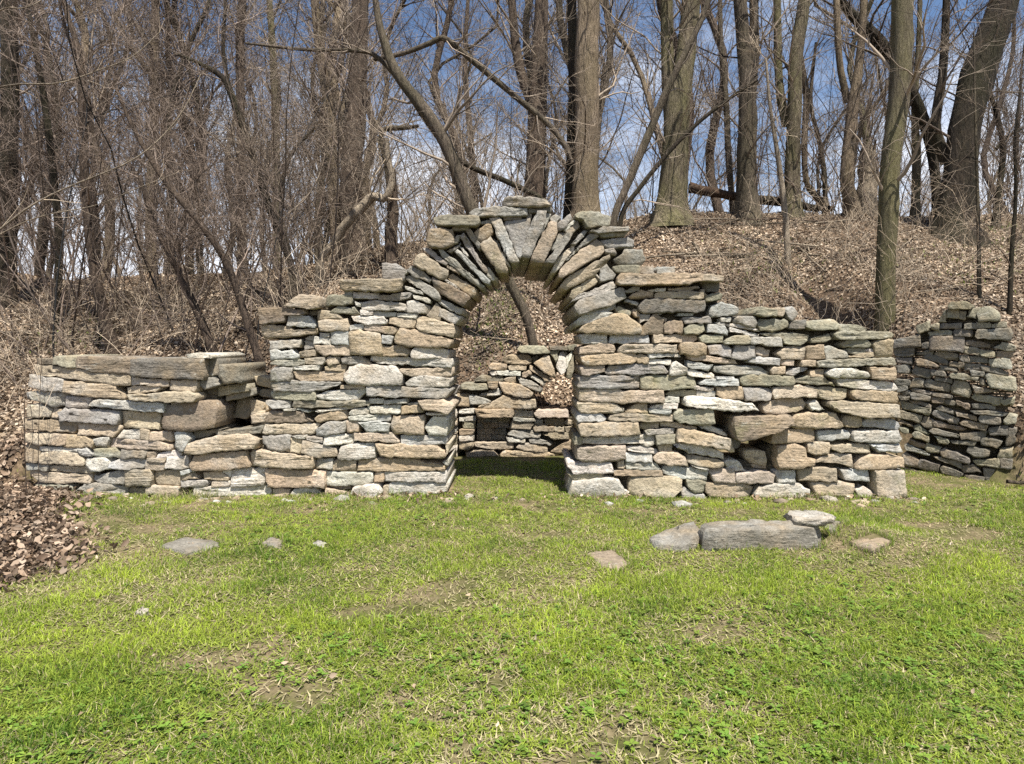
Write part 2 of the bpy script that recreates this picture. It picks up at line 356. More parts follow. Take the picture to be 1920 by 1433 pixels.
# ------------------------------------------------------------------ stone walls
# Every stone: tone letter, optional depth offset in cm (+ stands proud, - lies back), then its outline as seen in a survey
# sheet of the wall (x y pairs; two pairs = a plain block).
TONE = dict(w=(.545, .51, .44), t=(.43, .355, .26), o=(.40, .315, .215), g=(.335, .315, .275), b=(.44, .44, .405),
            d=(.185, .17, .14), m=(.30, .28, .205), p=(.42, .35, .28), k=(.25, .20, .145), s=(.20, .185, .155))
SHEETS_MAIN = {
 (20, 620, 3.84): """
k 170 205 300 205 300 240 180 240
m 300 185 475 185 475 268 390 262 300 245
k 475 190 885 200 870 318 600 295 475 268
d2 885 205 1390 200 1392 352 1120 345 885 325
w 1270 170 1400 162 1450 180 1440 198 1280 195
d-8 1393 205 1450 205 1470 320 1393 330
d-6 1480 250 1615 242 1640 375 1510 382 1480 330
t 170 242 750 305 865 325 862 395 740 388 170 318
w 870 340 940 390
t 945 350 1140 350 1140 400 945 392
t 1150 362 1335 358 1330 438 1145 430
d-6 1340 350 1440 340 1500 385 1380 420 1340 400
g 130 325 375 350 375 440 250 435 130 405
o 378 365 755 392 755 425 828 470 828 492 600 480 370 445
t 830 415 880 398 1085 408 1040 440 840 452
m-16 1400 410 1650 395 1660 440 1450 480 1390 470
d-18 1465 470 1680 430 1680 480 1480 520
g 110 445 300 440 395 470 380 540 290 545 110 485
g 395 475 585 480 550 560 395 550
t4 850 458 960 460 1150 440 1310 440 1360 470 1330 512 880 500
b3 565 545 600 500 700 500 1110 525 1110 585 830 570
t 110 540 200 535 285 570 280 620 120 628
t-3 290 560 340 570 345 625 285 628
g 350 590 390 565 620 570 780 580 770 675 360 650
t 790 585 1060 595 1065 710 800 700
k1 1100 545 1310 515 1440 505 1487 560 1480 690 1310 722 1105 705
w 1155 512 1300 512 1295 540 1155 538
k-32 1490 510 1625 510 1640 600 1590 660 1490 655
o-26 1640 520 1770 540 1700 640 1645 630
o-28 1650 345 1860 345 1855 440 1680 410
d-30 1690 450 1860 440 1850 510 1690 490
o-24 1770 525 1860 520 1850 570 1760 590
t-20 1690 600 1850 590 1830 680 1685 690
o 95 645 240 650 280 640 365 660 480 665 450 740 230 720 95 705
t 485 665 790 690 740 765 490 750
w 790 720 925 720 925 785 750 775
t 928 715 993 712 990 785 928 785
t 1000 730 1150 730 1165 795 1000 795
b3 1180 735 1260 730 1305 775 1250 865 1185 850
d-6 1285 735 1490 715 1400 765 1310 785
t 105 745 300 745 290 820 210 825 105 800
o 300 745 408 750 400 820 290 825
o 410 750 540 765 600 800 590 840 395 840
w 600 775 700 770 690 835 605 835
p 710 780 1020 795 1155 825 1150 865 700 845
t4 1270 880 1280 810 1480 760 1700 750 1775 790 1770 845 1480 865 1380 885
d-4 1420 740 1790 700 1780 745 1500 755
o 100 815 205 820 200 945 105 945
t 205 870 490 875 545 950 530 970 205 955
w 210 840 480 850 485 870 210 866
g 490 855 550 850 600 900 550 910 500 890
m 610 855 740 850 795 890 790 915 600 905
d 800 860 975 870 975 915 800 915
t 980 880 1040 878 1040 910 980 910
w 1055 885 1200 865 1230 890 1200 910 1055 912
w 550 920 680 915 715 960 710 1000 590 1010 550 970
b 720 945 870 920 970 925 965 985 830 1000 715 990
t 985 918 1115 920 1110 946 985 943
p 975 950 1115 955 1105 1005 975 1000
w 1130 915 1280 915 1290 985 1240 1000 1120 990
o2 1300 960 1330 900 1590 878 1690 870 1735 975 1500 1005 1320 1005
g 115 965 270 965 265 1005 115 1005
t 275 980 580 985 585 1030 275 1012
t 120 1015 580 1040 580 1095 230 1095 120 1050
g 595 1050 770 1015 820 1025 820 1110 720 1110 590 1085
t 825 1005 1000 1000 1020 1060 1010 1115 830 1122
t 1030 1015 1215 1010 1215 1115 1060 1115 1025 1070
b 1225 1010 1300 995 1320 1020 1230 1040
t 1225 1045 1300 1015 1360 1060 1230 1075
w 1225 1085 1410 1078 1400 1125 1225 1130
t 1390 1025 1500 1015 1570 1055 1560 1080 1395 1070
w 1510 1012 1578 1008 1578 1055
t 1450 1090 1575 1085 1570 1125 1450 1125
w 1590 1000 1835 990 1820 1115 1585 1125
m 170 1110 440 1120 440 1165 200 1150
g 545 1100 825 1120 825 1190 450 1200 460 1160
m-5 830 1130 960 1150 940 1190 830 1190
t 975 1120 1215 1120 1215 1195 975 1200
w 1320 1130 1830 1125 1870 1160 1860 1195 1310 1195
""",
 (460, 500, 4.5714): """
t5 815 115 1340 115 1335 200 1280 215 830 205
g 855 205 915 240
t3 465 245 615 245 650 350 540 360 335 340
m 690 265 740 242 915 248 915 320 800 330 680 335
w 925 218 1140 235 1140 275 920 270
g 1148 245 1430 225 1400 275 1290 292 1148 280
w 1435 240 1580 285 1580 315 1440 275
w 1375 165 1520 220 1520 235 1375 205
k2 110 350 330 360 510 375 510 405 345 415 340 480 140 488
d-6 525 380 625 375 620 412 525 410
b 370 415 540 425 600 500 590 515 355 510
m 720 385 790 345 935 350 980 400 970 415 730 395
w 945 305 990 310 985 345 950 335
w 1000 310 1120 290 1370 320 1375 380 1000 370
w 1385 300 1440 295 1575 340 1560 405 1385 390
t 620 385 680 370 810 420 835 445 620 455
w 990 375 1090 415
w 1095 390 1290 395 1285 425 1100 425
w 1300 400 1475 410 1470 445 1300 430
w 920 430 1180 430 1220 465 1215 492 1030 490 940 465
t 1235 450 1300 437 1450 455 1450 530 1340 520 1230 480
t3 1490 425 1780 490 1795 520 1780 610 1500 550 1465 520
t 635 465 870 450 880 545 640 555
w 895 505 1015 490 1015 535 900 545
t 1030 500 1100 500 1310 530 1270 585 1020 545
t 135 500 370 515 420 545 620 525 615 575 350 605 170 615 140 580
g-4 500 610 590 580 575 640 510 630
w 635 570 715 575 715 603 640 600
w 600 605 730 610 730 665 585 665
b 730 560 870 555 900 640 895 665 740 665
o3 895 560 980 550 1150 575 1170 650 1170 760 905 755
b 1175 590 1265 600 1255 670 1170 655
o4 1280 620 1330 535 1450 545 1770 625 1745 690 1420 690 1290 650
g 205 640 470 630 460 690 210 710
g-4 490 640 580 645 570 700 500 705
t 595 680 895 673 893 760 660 762 600 720
o 1180 680 1380 685 1405 735 1390 765 1180 765
w 1415 755 1450 690 1720 705 1740 715 1735 790 1430 780
b 215 720 400 720 450 760 450 790 215 800
t 450 730 600 715 600 765 470 780
m 220 825 300 800 500 805 505 840 380 855 220 835
t 505 790 675 780 670 835 520 835
t 690 780 805 775 800 835 700 845
g 825 785 990 770 1070 825 1060 835 830 835
w 1075 770 1765 795 1760 865 1130 830 1075 800
w 405 860 630 845 630 885 410 885
o 680 855 860 845 850 895 680 890
g 215 890 260 865 400 870 390 975 215 980
o 405 905 845 900 845 980 480 980 430 960
w3 850 950 890 860 960 845 1280 855 1345 930 1340 1010 1000 1015 880 1005
t 1310 880 1770 870 1765 940 1400 935 1330 905
w 1375 1000 1440 945 1560 935 1740 960 1745 1030 1380 1030
""",
 (460, 700, 4.5714): """
g 205 85 400 65 650 80 810 78 818 100 600 158 240 155
m 205 165 600 165 605 225 480 232 265 225 205 195
w 610 190 700 155 820 150 1030 135 1030 165 960 230 640 228
t 815 105 1020 105 1015 130 820 130
g2 1045 120 1150 110 1765 135 1720 205 1390 208 1050 190
g 180 240 385 240 380 300 240 310 180 265
o-20 85 285 180 270 240 310 100 340
m 400 285 430 240 700 245 1060 238 1060 280 700 290 430 298
w 1065 225 1180 220 1180 260 1070 258
w 1190 235 1390 222 1385 255 1200 260
t5 1485 235 1650 225 1700 220 1785 270 1775 310 1740 340 1640 320 1530 310
w 1395 260 1490 255 1485 270 1395 270
w 1055 290 1320 275 1330 345 1070 345
o 1340 285 1490 280 1525 330 1345 345
w 890 335 950 305 1050 305 1055 350 890 355
w 440 300 550 325 540 335 445 315
w 330 310 430 305 430 322 335 325
w 600 325 840 290 960 290 955 300 640 332
o 595 385 640 350 830 310 860 320 880 390 610 420
k 165 380 220 330 500 335 500 375 580 410 570 420 175 420
t-14 0 370 170 350 160 430 0 445
w 890 370 1120 360 1120 405 895 405
b 1125 355 1240 355 1245 410 1130 410
t2 1265 370 1525 365 1530 520 1280 520 1255 480
w 1535 460 1610 370 1730 380 1730 530 1570 525
w 1555 345 1730 340 1725 360 1560 355
t 145 520 160 440 630 440 585 520
b 600 530 610 470 700 425 850 412 855 500 690 535
o 865 410 965 410 965 500 870 505
b 970 420 1100 412 1235 430 1235 505 1040 500
g 150 545 380 535 375 670 200 650 155 600
t 385 560 430 550 485 580 470 690 385 670
w 395 540 525 530 510 565 440 555
g 530 545 660 550 660 600 530 570
t2 500 580 680 610 770 650 790 705 720 710 640 720 485 680
w 675 540 920 525 920 595 780 610 680 605
t 930 515 1250 515 1315 575 1310 595 935 580
b 1330 540 1720 535 1720 610 1340 615
w 825 620 1105 605 1105 725 900 740 800 735
o2 1115 610 1340 610 1650 625 1720 690 1700 725 1420 725 1150 710
t 1722 612 1745 608 1740 680 1725 700
t2 40 690 60 665 130 665 590 715 590 810 360 805 60 790
w 605 740 740 735 740 825 600 815
t 750 760 800 745 945 755 940 835 750 835
o 960 750 1100 735 1400 740 1700 790 1715 830 1300 840 960 835
w 1690 770 1735 740 1735 800
o2 175 830 330 820 685 840 685 970 200 970 175 890
w 695 850 1090 855 1085 930 1000 960 700 965
o 1105 850 1190 930
w 1195 850 1720 850 1715 930 1195 925
w7 890 1060 940 970 1060 955 1130 960 1180 1020 1060 1085 900 1085
w 1230 1060 1240 940 1735 945 1735 1010 1480 1060
t 1180 970 1220 965 1220 1040 1185 1040
t 235 1000 380 1000 375 1060 240 1060
w 385 1050 430 990 560 985 620 1010 680 1070 390 1080
t 690 985 830 1010 900 1030 880 1070 690 1060
d-4 700 970 890 975 885 1000 720 990
""",
 (700, 360, 3.5556): """
g4 865 75 880 45 1010 40 1150 60 1185 95 1010 105 870 95
g4 640 145 690 115 850 105 1020 120 1025 160 870 165 680 165
d 1030 115 1185 105 1185 130 1035 140
d 870 168 985 165 985 185 870 185
m5 410 175 480 160 700 170 710 205 690 230 430 228 410 210
g 530 235 640 232 640 250 530 252
g 720 195 785 188 785 210 720 215
m4 1345 155 1400 135 1500 138 1580 170 1575 225 1420 235 1400 190 1350 180
g4 1440 265 1530 240 1690 238 1700 265 1500 275
m 1505 280 1680 275 1670 298 1520 300
g 1515 320 1700 305 1740 320 1730 365 1560 372
o4 380 255 530 250 535 350 480 375 370 365 360 330
g 1545 385 1600 380 1625 410 1610 420 1550 410
g 1640 430 1680 385 1790 390 1815 450 1790 485 1640 480 1600 450
m 1600 495 1770 490 1775 545 1620 540
k 1775 492 1870 500 1870 545 1782 545
g 60 480 150 475 210 520 205 590 65 590
w 445 780 580 830 545 880 440 830
t 360 820 420 745 450 785 440 850
g 205 575 230 555 320 590 430 665 440 720 400 715
w 430 710 590 775 580 820 440 745
k3 385 590 400 570 640 690 640 705 600 765 420 660
g 300 500 380 580 375 600 260 560 230 530 250 500
w 195 540 260 490 270 497 210 550
o 495 580 530 545 690 650 665 705 640 690
w 475 585 500 590 570 640 560 650
t2 270 480 300 425 340 415 495 520 480 580 440 580 300 500
g 440 395 460 380 735 620 715 645 640 590 490 470
g 330 380 360 370 490 470 480 490 400 440
t 490 480 575 530 565 545 500 505
b2 545 400 570 385 770 585 765 610 735 605
g 500 390 575 345 575 365 520 400
w 575 365 600 375 630 420 620 430
g 580 305 605 280 640 330 730 480 765 500 765 540 720 515
g 530 340 560 290 580 295 560 340
g 615 260 650 255 720 360 700 385
o 680 270 760 210 800 260 790 285 720 330 700 320
t3 715 350 780 305 820 350 890 510 880 545 830 540 730 390
w 770 500 820 575 790 590 765 560
g 790 290 830 330 880 440 910 490 895 500 820 350
b3 785 185 850 180 965 460 920 470 895 450
g2 880 205 930 195 1040 180 1040 250 980 440 960 430 900 270
g 1020 150 1050 145 1050 170 1030 175
g4 1090 135 1145 140 1140 210 1045 440 995 430 1010 340
g 1150 150 1180 155 1120 290 1100 310
t2 1130 280 1180 200 1215 215 1225 270 1140 470 1050 455
g 1180 180 1215 150 1245 165 1215 215
g 1215 225 1250 190 1310 150 1320 180 1270 245 1235 250
g 1195 370 1240 280 1290 268 1260 320 1200 390
g3 1150 470 1200 400 1330 190 1365 200 1365 230 1220 450 1195 480
w 1270 250 1330 190 1340 205 1290 262
w 1195 520 1230 440 1320 360 1340 370 1260 490 1215 535
g 1325 345 1400 255 1430 260 1350 355
g 1360 370 1440 285 1490 280 1490 300 1380 375
t3 1240 570 1250 510 1380 390 1480 320 1530 345 1535 400 1500 430 1280 560
w 1285 455 1360 375 1360 390 1300 450
t 1255 620 1300 565 1570 420 1585 450 1470 560 1290 645 1260 640
g 1515 510 1555 485 1610 550 1600 580 1520 595
w 1480 545 1515 570 1505 585
t 1315 690 1330 650 1470 560 1500 570 1500 600 1340 705
w 1320 730 1340 710 1590 595 1620 640 1480 690 1330 725
g3 1345 770 1370 725 1640 645 1665 650 1680 710 1600 750 1370 815
g 1370 820 1610 750 1610 780 1560 795
b2 1360 855 1380 830 1550 790 1600 815 1400 885 1370 890
m-3 1610 780 1640 765 1720 790 1710 812 1640 805
o3 1375 915 1400 890 1600 820 1660 815 1775 890 1770 940 1600 945 1380 930
""",
 (1040, 500, 5.3333): """
b 1030 5 1200 70
o5 620 110 660 80 1460 80 1465 150 1330 175 1050 185 660 185 620 165
t4 1470 90 1560 85 1665 105 1660 145 1560 150 1470 145
d-5 1470 152 1660 150 1655 240 1540 240
g 690 245 790 205 850 215 840 240 720 262
t 760 290 860 240 985 255 985 310 770 320
w 935 235 995 232 995 250 950 250
w 1010 225 1105 218 1105 245 1010 250
t 1140 215 1430 200 1440 215 1330 240 1150 235
t 1015 270 1060 255 1480 250 1485 322 1010 310
t 1460 240 1490 235 1520 280 1500 290
m 1505 290 1640 265 1670 290 1660 330 1510 350
g 700 350 720 330 835 360 825 390
d2 840 400 910 330 1050 325 1490 340 1500 390 1480 450 900 460 850 440
b 1550 480 1580 390 1680 360 1830 410 1835 460 1800 490 1580 500
t-3 785 430 830 425 855 470 840 500 790 480
g 860 480 945 480 935 540 860 555
w-3 995 465 1070 478
b-3 1240 470 1400 465 1380 490 1240 490
k 860 640 985 485 1020 480 1085 520 1085 680 860 675
t-3 1090 510 1125 520 1115 550 1090 540
k 1090 600 1160 540 1280 540 1280 670 1090 668
g 1285 510 1560 500 1575 560 1310 562
m 1295 620 1350 580 1495 575 1495 640 1440 675 1290 675
b 1540 585 1700 590 1730 640 1725 680 1530 650
w 1665 515 1765 510 1760 550 1670 545
w 1625 560 1705 560 1700 588 1630 580
w 265 690 330 675 520 670 525 770 280 775
b 545 740 560 690 940 690 945 765 550 765
t 990 730 1000 690 1180 685 1425 685 1430 720 1400 750 1000 760
m 1460 690 1680 690 1680 755 1470 760 1450 720
t 250 860 255 810 420 775 560 775 610 825 600 860 250 872
p 630 840 680 790 760 780 1210 790 1210 860 640 862
o 1215 815 1245 855 1205 865
o2 1250 800 1270 768 1480 770 1510 800 1505 870 1400 885 1260 870
g 1540 790 1740 785 1780 830 1760 905 1545 875
o2 260 900 310 875 815 870 820 940 760 970 300 985
o 825 890 910 890 930 930 925 965 825 960
w 945 875 1230 875 1260 905 1110 905 945 920
w 935 930 1165 935 1165 980 935 970
t 1330 885 1400 888 1800 930 1830 970 1750 975 1350 930
p 260 1010 440 988 495 990 495 1050 340 1090 260 1080
g 500 1060 550 1000 680 985 880 975 1080 980 1130 1050 1120 1075 530 1080
w 1140 1085 1180 970 1220 955 1330 1010 1325 1090
b 1340 950 1575 985 1540 1045 1340 1010
w 1330 1040 1370 1035 1600 1075 1595 1125 1340 1090
g 240 1110 400 1090 850 1100 855 1215 640 1220 240 1215
m 865 1105 1150 1090 1400 1120 1410 1215 1130 1235 865 1220
b 1440 1165 1510 1130 1830 1130 1830 1190 1460 1180
b 1615 1105 1790 1105 1800 1128 1620 1125
w 1400 1200 1590 1215 1585 1250 1410 1235
""",
 (1040, 720, 5.3333): """
t 245 65 640 50 680 75 1080 65 1090 185 700 185 250 175
m-3 1110 100 1180 70 1420 70 1415 120 1190 125
w 1430 75 1610 80 1605 125 1430 120
o 1630 40 1870 30 1880 150 1700 150 1630 110
w 1105 150 1150 130 1245 140 1245 190 1100 190
w 960 225 1100 200 1230 200 1225 245 965 245
b 945 255 1165 258 1160 300 950 290
w6 1295 215 1310 130 1480 130 1750 160 1960 190 2020 255 1800 265 1560 250
t 230 220 240 190 540 190 690 240 690 280 560 290 260 285
o 710 270 770 230 840 205 920 205 935 290 720 280
b 225 340 240 300 470 295 515 355 490 375 240 380
t 540 350 560 310 640 295 1190 310 1180 375 940 375 560 370
m3 1190 300 1240 260 1570 255 1590 400 1500 410 1250 390 1185 350
t2 230 410 270 395 830 385 850 500 600 515 260 515
t-3 860 395 1045 390 1040 445 860 440
t 1060 395 1180 390 1420 430 1410 450 1070 425
w 905 465 970 455 1200 455 1190 500 920 508
b-4 1460 440 1550 420 1690 465 1745 505 1740 525 1640 500
o4 1215 520 1235 450 1400 465 1740 545 1780 675 1480 610 1215 575
m 205 590 215 535 270 540 268 600 205 605
w 270 550 850 520 900 505 1010 520 1010 610 930 635 850 600 270 600
m 1020 520 1205 510 1195 590 1020 600
t-3 1045 610 1130 595 1175 610 1165 680 1060 680
w 1190 610 1240 595 1500 615 1680 690 1680 740 1530 720 1340 690
p2 215 740 230 650 300 630 700 620 705 750 500 770 300 775
w 720 635 870 635 1035 655 1035 700 930 695 730 670
b 715 690 975 705 975 780 710 780
t 990 735 1040 695 1230 690 1300 730 1325 815 1200 815 1020 790
o 1330 770 1345 720 1410 715 1680 775 1680 835 1540 835 1340 795
w 1360 820 1430 810 1530 850 1530 860 1400 835
w2 120 790 140 765 215 790 500 790 570 795 585 885 190 895
t 640 790 690 770 700 840 640 845
w 710 795 1020 795 1060 850 1040 862 720 855
b 1085 850 1110 825 1530 860 1525 960 1250 945 1095 895
o 595 870 1070 868 1075 915 600 918
w-2 1700 800 1740 770 1830 770 1880 820 1910 875 1770 880 1720 830
p 1545 870 1590 855 1800 855 1805 990 1600 985
m 130 900 440 895 495 930 460 945 180 960
w3 130 1130 180 975 540 935 640 960 690 1060 680 1130 330 1165 200 1160
t2 745 1080 750 960 820 930 1200 930 1265 960 1260 1050 1150 1150 860 1125
m 1320 960 1420 955 1510 990 1480 1085 1400 1095 1330 1030
g 1275 1080 1300 1040 1400 1100 1500 1110 1530 1200 1290 1190
t 1515 1090 1520 1000 1900 1000 1996 1047 1960 1120 1895 1147 1600 1130
w 690 1060 740 1080 720 1110 690 1105
t 700 1150 860 1150 1000 1160 1100 1165 1090 1200 700 1200
""",
 (1340, 560, 5.0526): """
m3 345 150 400 90 440 80 575 110 575 165 460 170
t 585 85 665 95 650 170 590 168
g 670 110 740 75 790 130 740 205 710 200
g 175 225 230 170 375 180 400 225 385 280 200 235
m 400 240 440 200 560 195 690 215 690 275 540 310 440 300
w 120 235 300 255 420 305 250 280 120 255
d 700 280 740 215 870 205 850 280
m 860 260 890 215 1000 205 1150 200 1175 240 1160 290 940 295
m 1180 260 1220 250 1360 250 1440 285 1430 310 1200 310
w 145 290 160 275 380 325 420 340 415 365 150 310
m 440 330 600 330 740 330 900 345 890 380 640 380 470 345
m 920 380 1080 335 1120 380 1060 410 930 415
m3 1120 340 1200 315 1660 320 1680 340 1670 375 1400 385 1180 390
m 90 410 160 355 310 355 335 390 330 435 95 430
g 345 375 630 370 645 400 640 455 560 450 345 425
m 660 390 870 385 880 405 810 445 660 430
m 1195 430 1260 395 1440 400 1475 430 1470 460 1230 462
o2 1500 430 1550 395 1680 385 1690 550 1530 555 1510 490
m 1265 475 1430 475 1430 520 1270 515
w 1435 480 1495 475 1500 505 1440 500
o 1270 540 1400 520 1495 515 1500 545 1420 560 1275 555
g 160 560 210 445 380 450 385 550 240 580
t-3 400 530 400 470 440 455 540 490 520 545
t 590 520 690 455 870 460 870 570 640 570
o 875 460 1020 440 1040 570 875 570
g 1030 450 1130 460 1180 490 1255 495 1260 560 1050 572
b 310 600 325 555 620 570 620 635 315 610
t 635 578 750 580 750 632 630 630
t 830 590 950 590 945 640 830 635
m2 965 590 1150 578 1540 570 1700 565 1705 635 1500 630 1100 650 970 640
g 0 640 120 630 270 640 420 640 520 690 500 715 150 725 0 690
o 530 680 560 650 665 648 660 710 540 715
b 670 710 740 670 880 660 825 690 750 735 690 720
o 900 690 1030 675 1025 735 900 740
w2 1035 710 1090 670 1280 660 1440 700 1460 735 1440 750 1110 750
o3 1475 655 1690 655 1695 765 1560 770 1475 750
m2 240 790 270 735 450 730 740 740 755 790 740 820 270 825
m 770 770 880 740 1030 745 1130 815 900 810 780 800
w 1155 770 1360 770 1700 800 1725 850 1700 875 1400 855 1165 825
g 275 850 540 855 560 900 520 960 300 970
t 560 850 700 830 880 825 965 855 960 930 560 940
t 965 850 1140 840 1255 865 1255 945 1090 960 990 940
o2 1285 880 1340 870 1720 890 1735 995 1480 970 1310 955
""",
 (1340, 750, 5.0526): """
t 465 50 560 10 640 -10 840 -5 885 40 850 90 700 125 470 125
w 895 30 960 5 1035 90 920 100
t3 1080 20 1200 10 1730 45 1730 155 1520 165 1440 165 1180 110 1090 60
k10 165 180 180 160 680 140 715 230 560 290 380 345 220 375 170 330
o 730 190 760 145 900 125 1140 135 1220 245 1180 265 740 265
o 1210 185 1260 160 1385 160 1385 240 1320 265 1240 255
b 1400 220 1450 185 1700 190 1750 220 1745 280 1420 255
o 550 340 600 290 940 275 950 310 935 390 700 410 530 410
b 975 340 990 300 1230 285 1290 325 1270 365 1000 395
w 1310 300 1740 295 1765 360 1750 400 1560 405 1310 385
o3 590 560 610 440 760 415 850 450 860 545 935 550 930 620 780 645 610 655
t 880 420 910 405 1090 405 1085 510 960 520 880 490
t 1110 430 1300 420 1480 430 1480 500 1200 495 1110 470
b 1490 425 1760 420 1765 490 1560 495
t 945 580 1100 515 1300 515 1305 640 1150 600 960 590
o 1330 630 1400 550 1480 525 1640 520 1780 550 1785 640 1500 655 1340 650
p 200 700 330 685 530 685 575 715 550 785 370 790 205 785
b 585 690 700 672 760 675 760 785 600 790
t 790 660 1000 640 1155 660 1155 770 800 770
b 1200 665 1460 660 1475 775 1240 760
p3 1515 670 1795 668 1805 920 1540 925 1515 800
w2 365 900 420 830 560 800 800 795 890 850 910 920 850 930 480 930
t 925 790 1200 780 1320 800 1335 840 1280 905 1100 910 960 915
w 1340 865 1420 830 1500 880 1495 920 1370 925
t-9 310 510 340 490 500 505 520 580 510 630 380 620 330 590
o-9 390 635 525 630 525 670 400 660
d-20 180 400 320 390 320 480 180 490
t 60 980 80 950 330 940 500 965 500 1000 70 1010
w 540 975 700 955 770 960 760 1000 540 1005
w 900 980 1090 920 1150 930 1190 1000 900 1005
t 1210 980 1260 935 1460 945 1460 1000 1220 1005
t 1540 935 1800 950 1800 985 1560 985
""",
}
SHEET_INNER = {(830, 600, 4.2148): """
m4 590 235 610 205 800 205 845 250 840 270 620 260
d 850 210 990 212 985 240 850 235
m 990 210 1055 195 1055 240 1000 245
o 480 310 520 280 690 280 700 340 660 355 500 350
o 365 365 390 345 505 350 500 400 370 395
t 520 365 660 362 660 398 525 400
d-6 700 300 770 280 740 330 705 340
o3 720 350 800 280 840 290 895 440 890 460 850 450
m 845 255 920 245 895 340
w 900 370 930 260 960 245 990 260 970 400 940 435
w 985 290 1020 250 1020 290 970 400
m 980 400 1030 280 1040 400 1010 470 980 455
t 690 355 860 470 855 485 830 490 685 390
t 630 420 690 395 705 430 660 455 630 450
w 680 450 720 435 815 490 795 520
w 375 405 425 402 425 440 380 438
w 430 405 615 405 610 440 430 435
g 580 450 700 480 790 540 775 575 740 565 620 510
o 490 465 575 450 580 495 490 485
m 250 470 300 445 475 445 480 480 270 488
m3 145 510 340 505 355 545 300 550 150 550
o 360 490 435 488 435 540 365 540
o2 445 490 560 500 620 515 715 570 690 610 560 605 480 580
w 280 595 440 540 465 570 460 590 320 605
o 120 590 210 590 210 685 120 680
w 210 595 270 600 385 640 350 665 215 670
t4 375 660 480 595 600 625 730 625 740 700 600 702 265 700
o8 255 705 480 705 560 705 560 765 440 765 270 765
w 565 715 710 720 715 765 570 765
p3 725 735 760 712 995 718 995 770 740 770
w 130 705 250 700 250 740 130 740
w 135 775 170 800
w 180 770 260 765 260 795 180 800
m 160 802 250 860
o 130 870 250 865 245 905 135 910
w 135 920 245 955
t 130 965 240 965 245 1010 200 1030 135 1025
t 250 970 400 968 555 970 560 1020 400 1025 260 1005
t 525 860 545 803 700 803 720 820 690 865
w 550 775 720 780 735 800 560 800
w 730 790 790 820
t 715 860 730 825 830 825 830 880 730 880
o 800 800 830 780 960 785 960 835 820 830
t 965 800 1015 825
t 835 845 875 885
t 885 845 960 885
t 970 845 1015 845 1015 890 970 880
g 510 910 560 870 740 875 780 900 770 930 600 935
t 795 905 860 890 1005 895 1000 940 880 945
w 500 930 650 935 650 970 520 968
g 680 945 750 938 870 970 870 990 690 975
t 580 1010 620 975 800 985 830 1000 825 1045 640 1035
o 845 1045 980 960 1010 960 1010 1060
t 185 1050 260 1030 400 1035 440 1075 300 1100 190 1095
o 450 1060 500 1035 800 1050 980 1070 970 1120 760 1115 480 1110
t-18 270 780 318 822
g-18 322 780 425 822
t-18 430 780 530 830
g-18 265 825 315 872
t-18 320 825 430 870
g-18 435 832 520 870
t-18 265 878 400 918
g-18 405 878 500 918
t-18 262 925 380 962
g-18 385 925 490 962
"""}
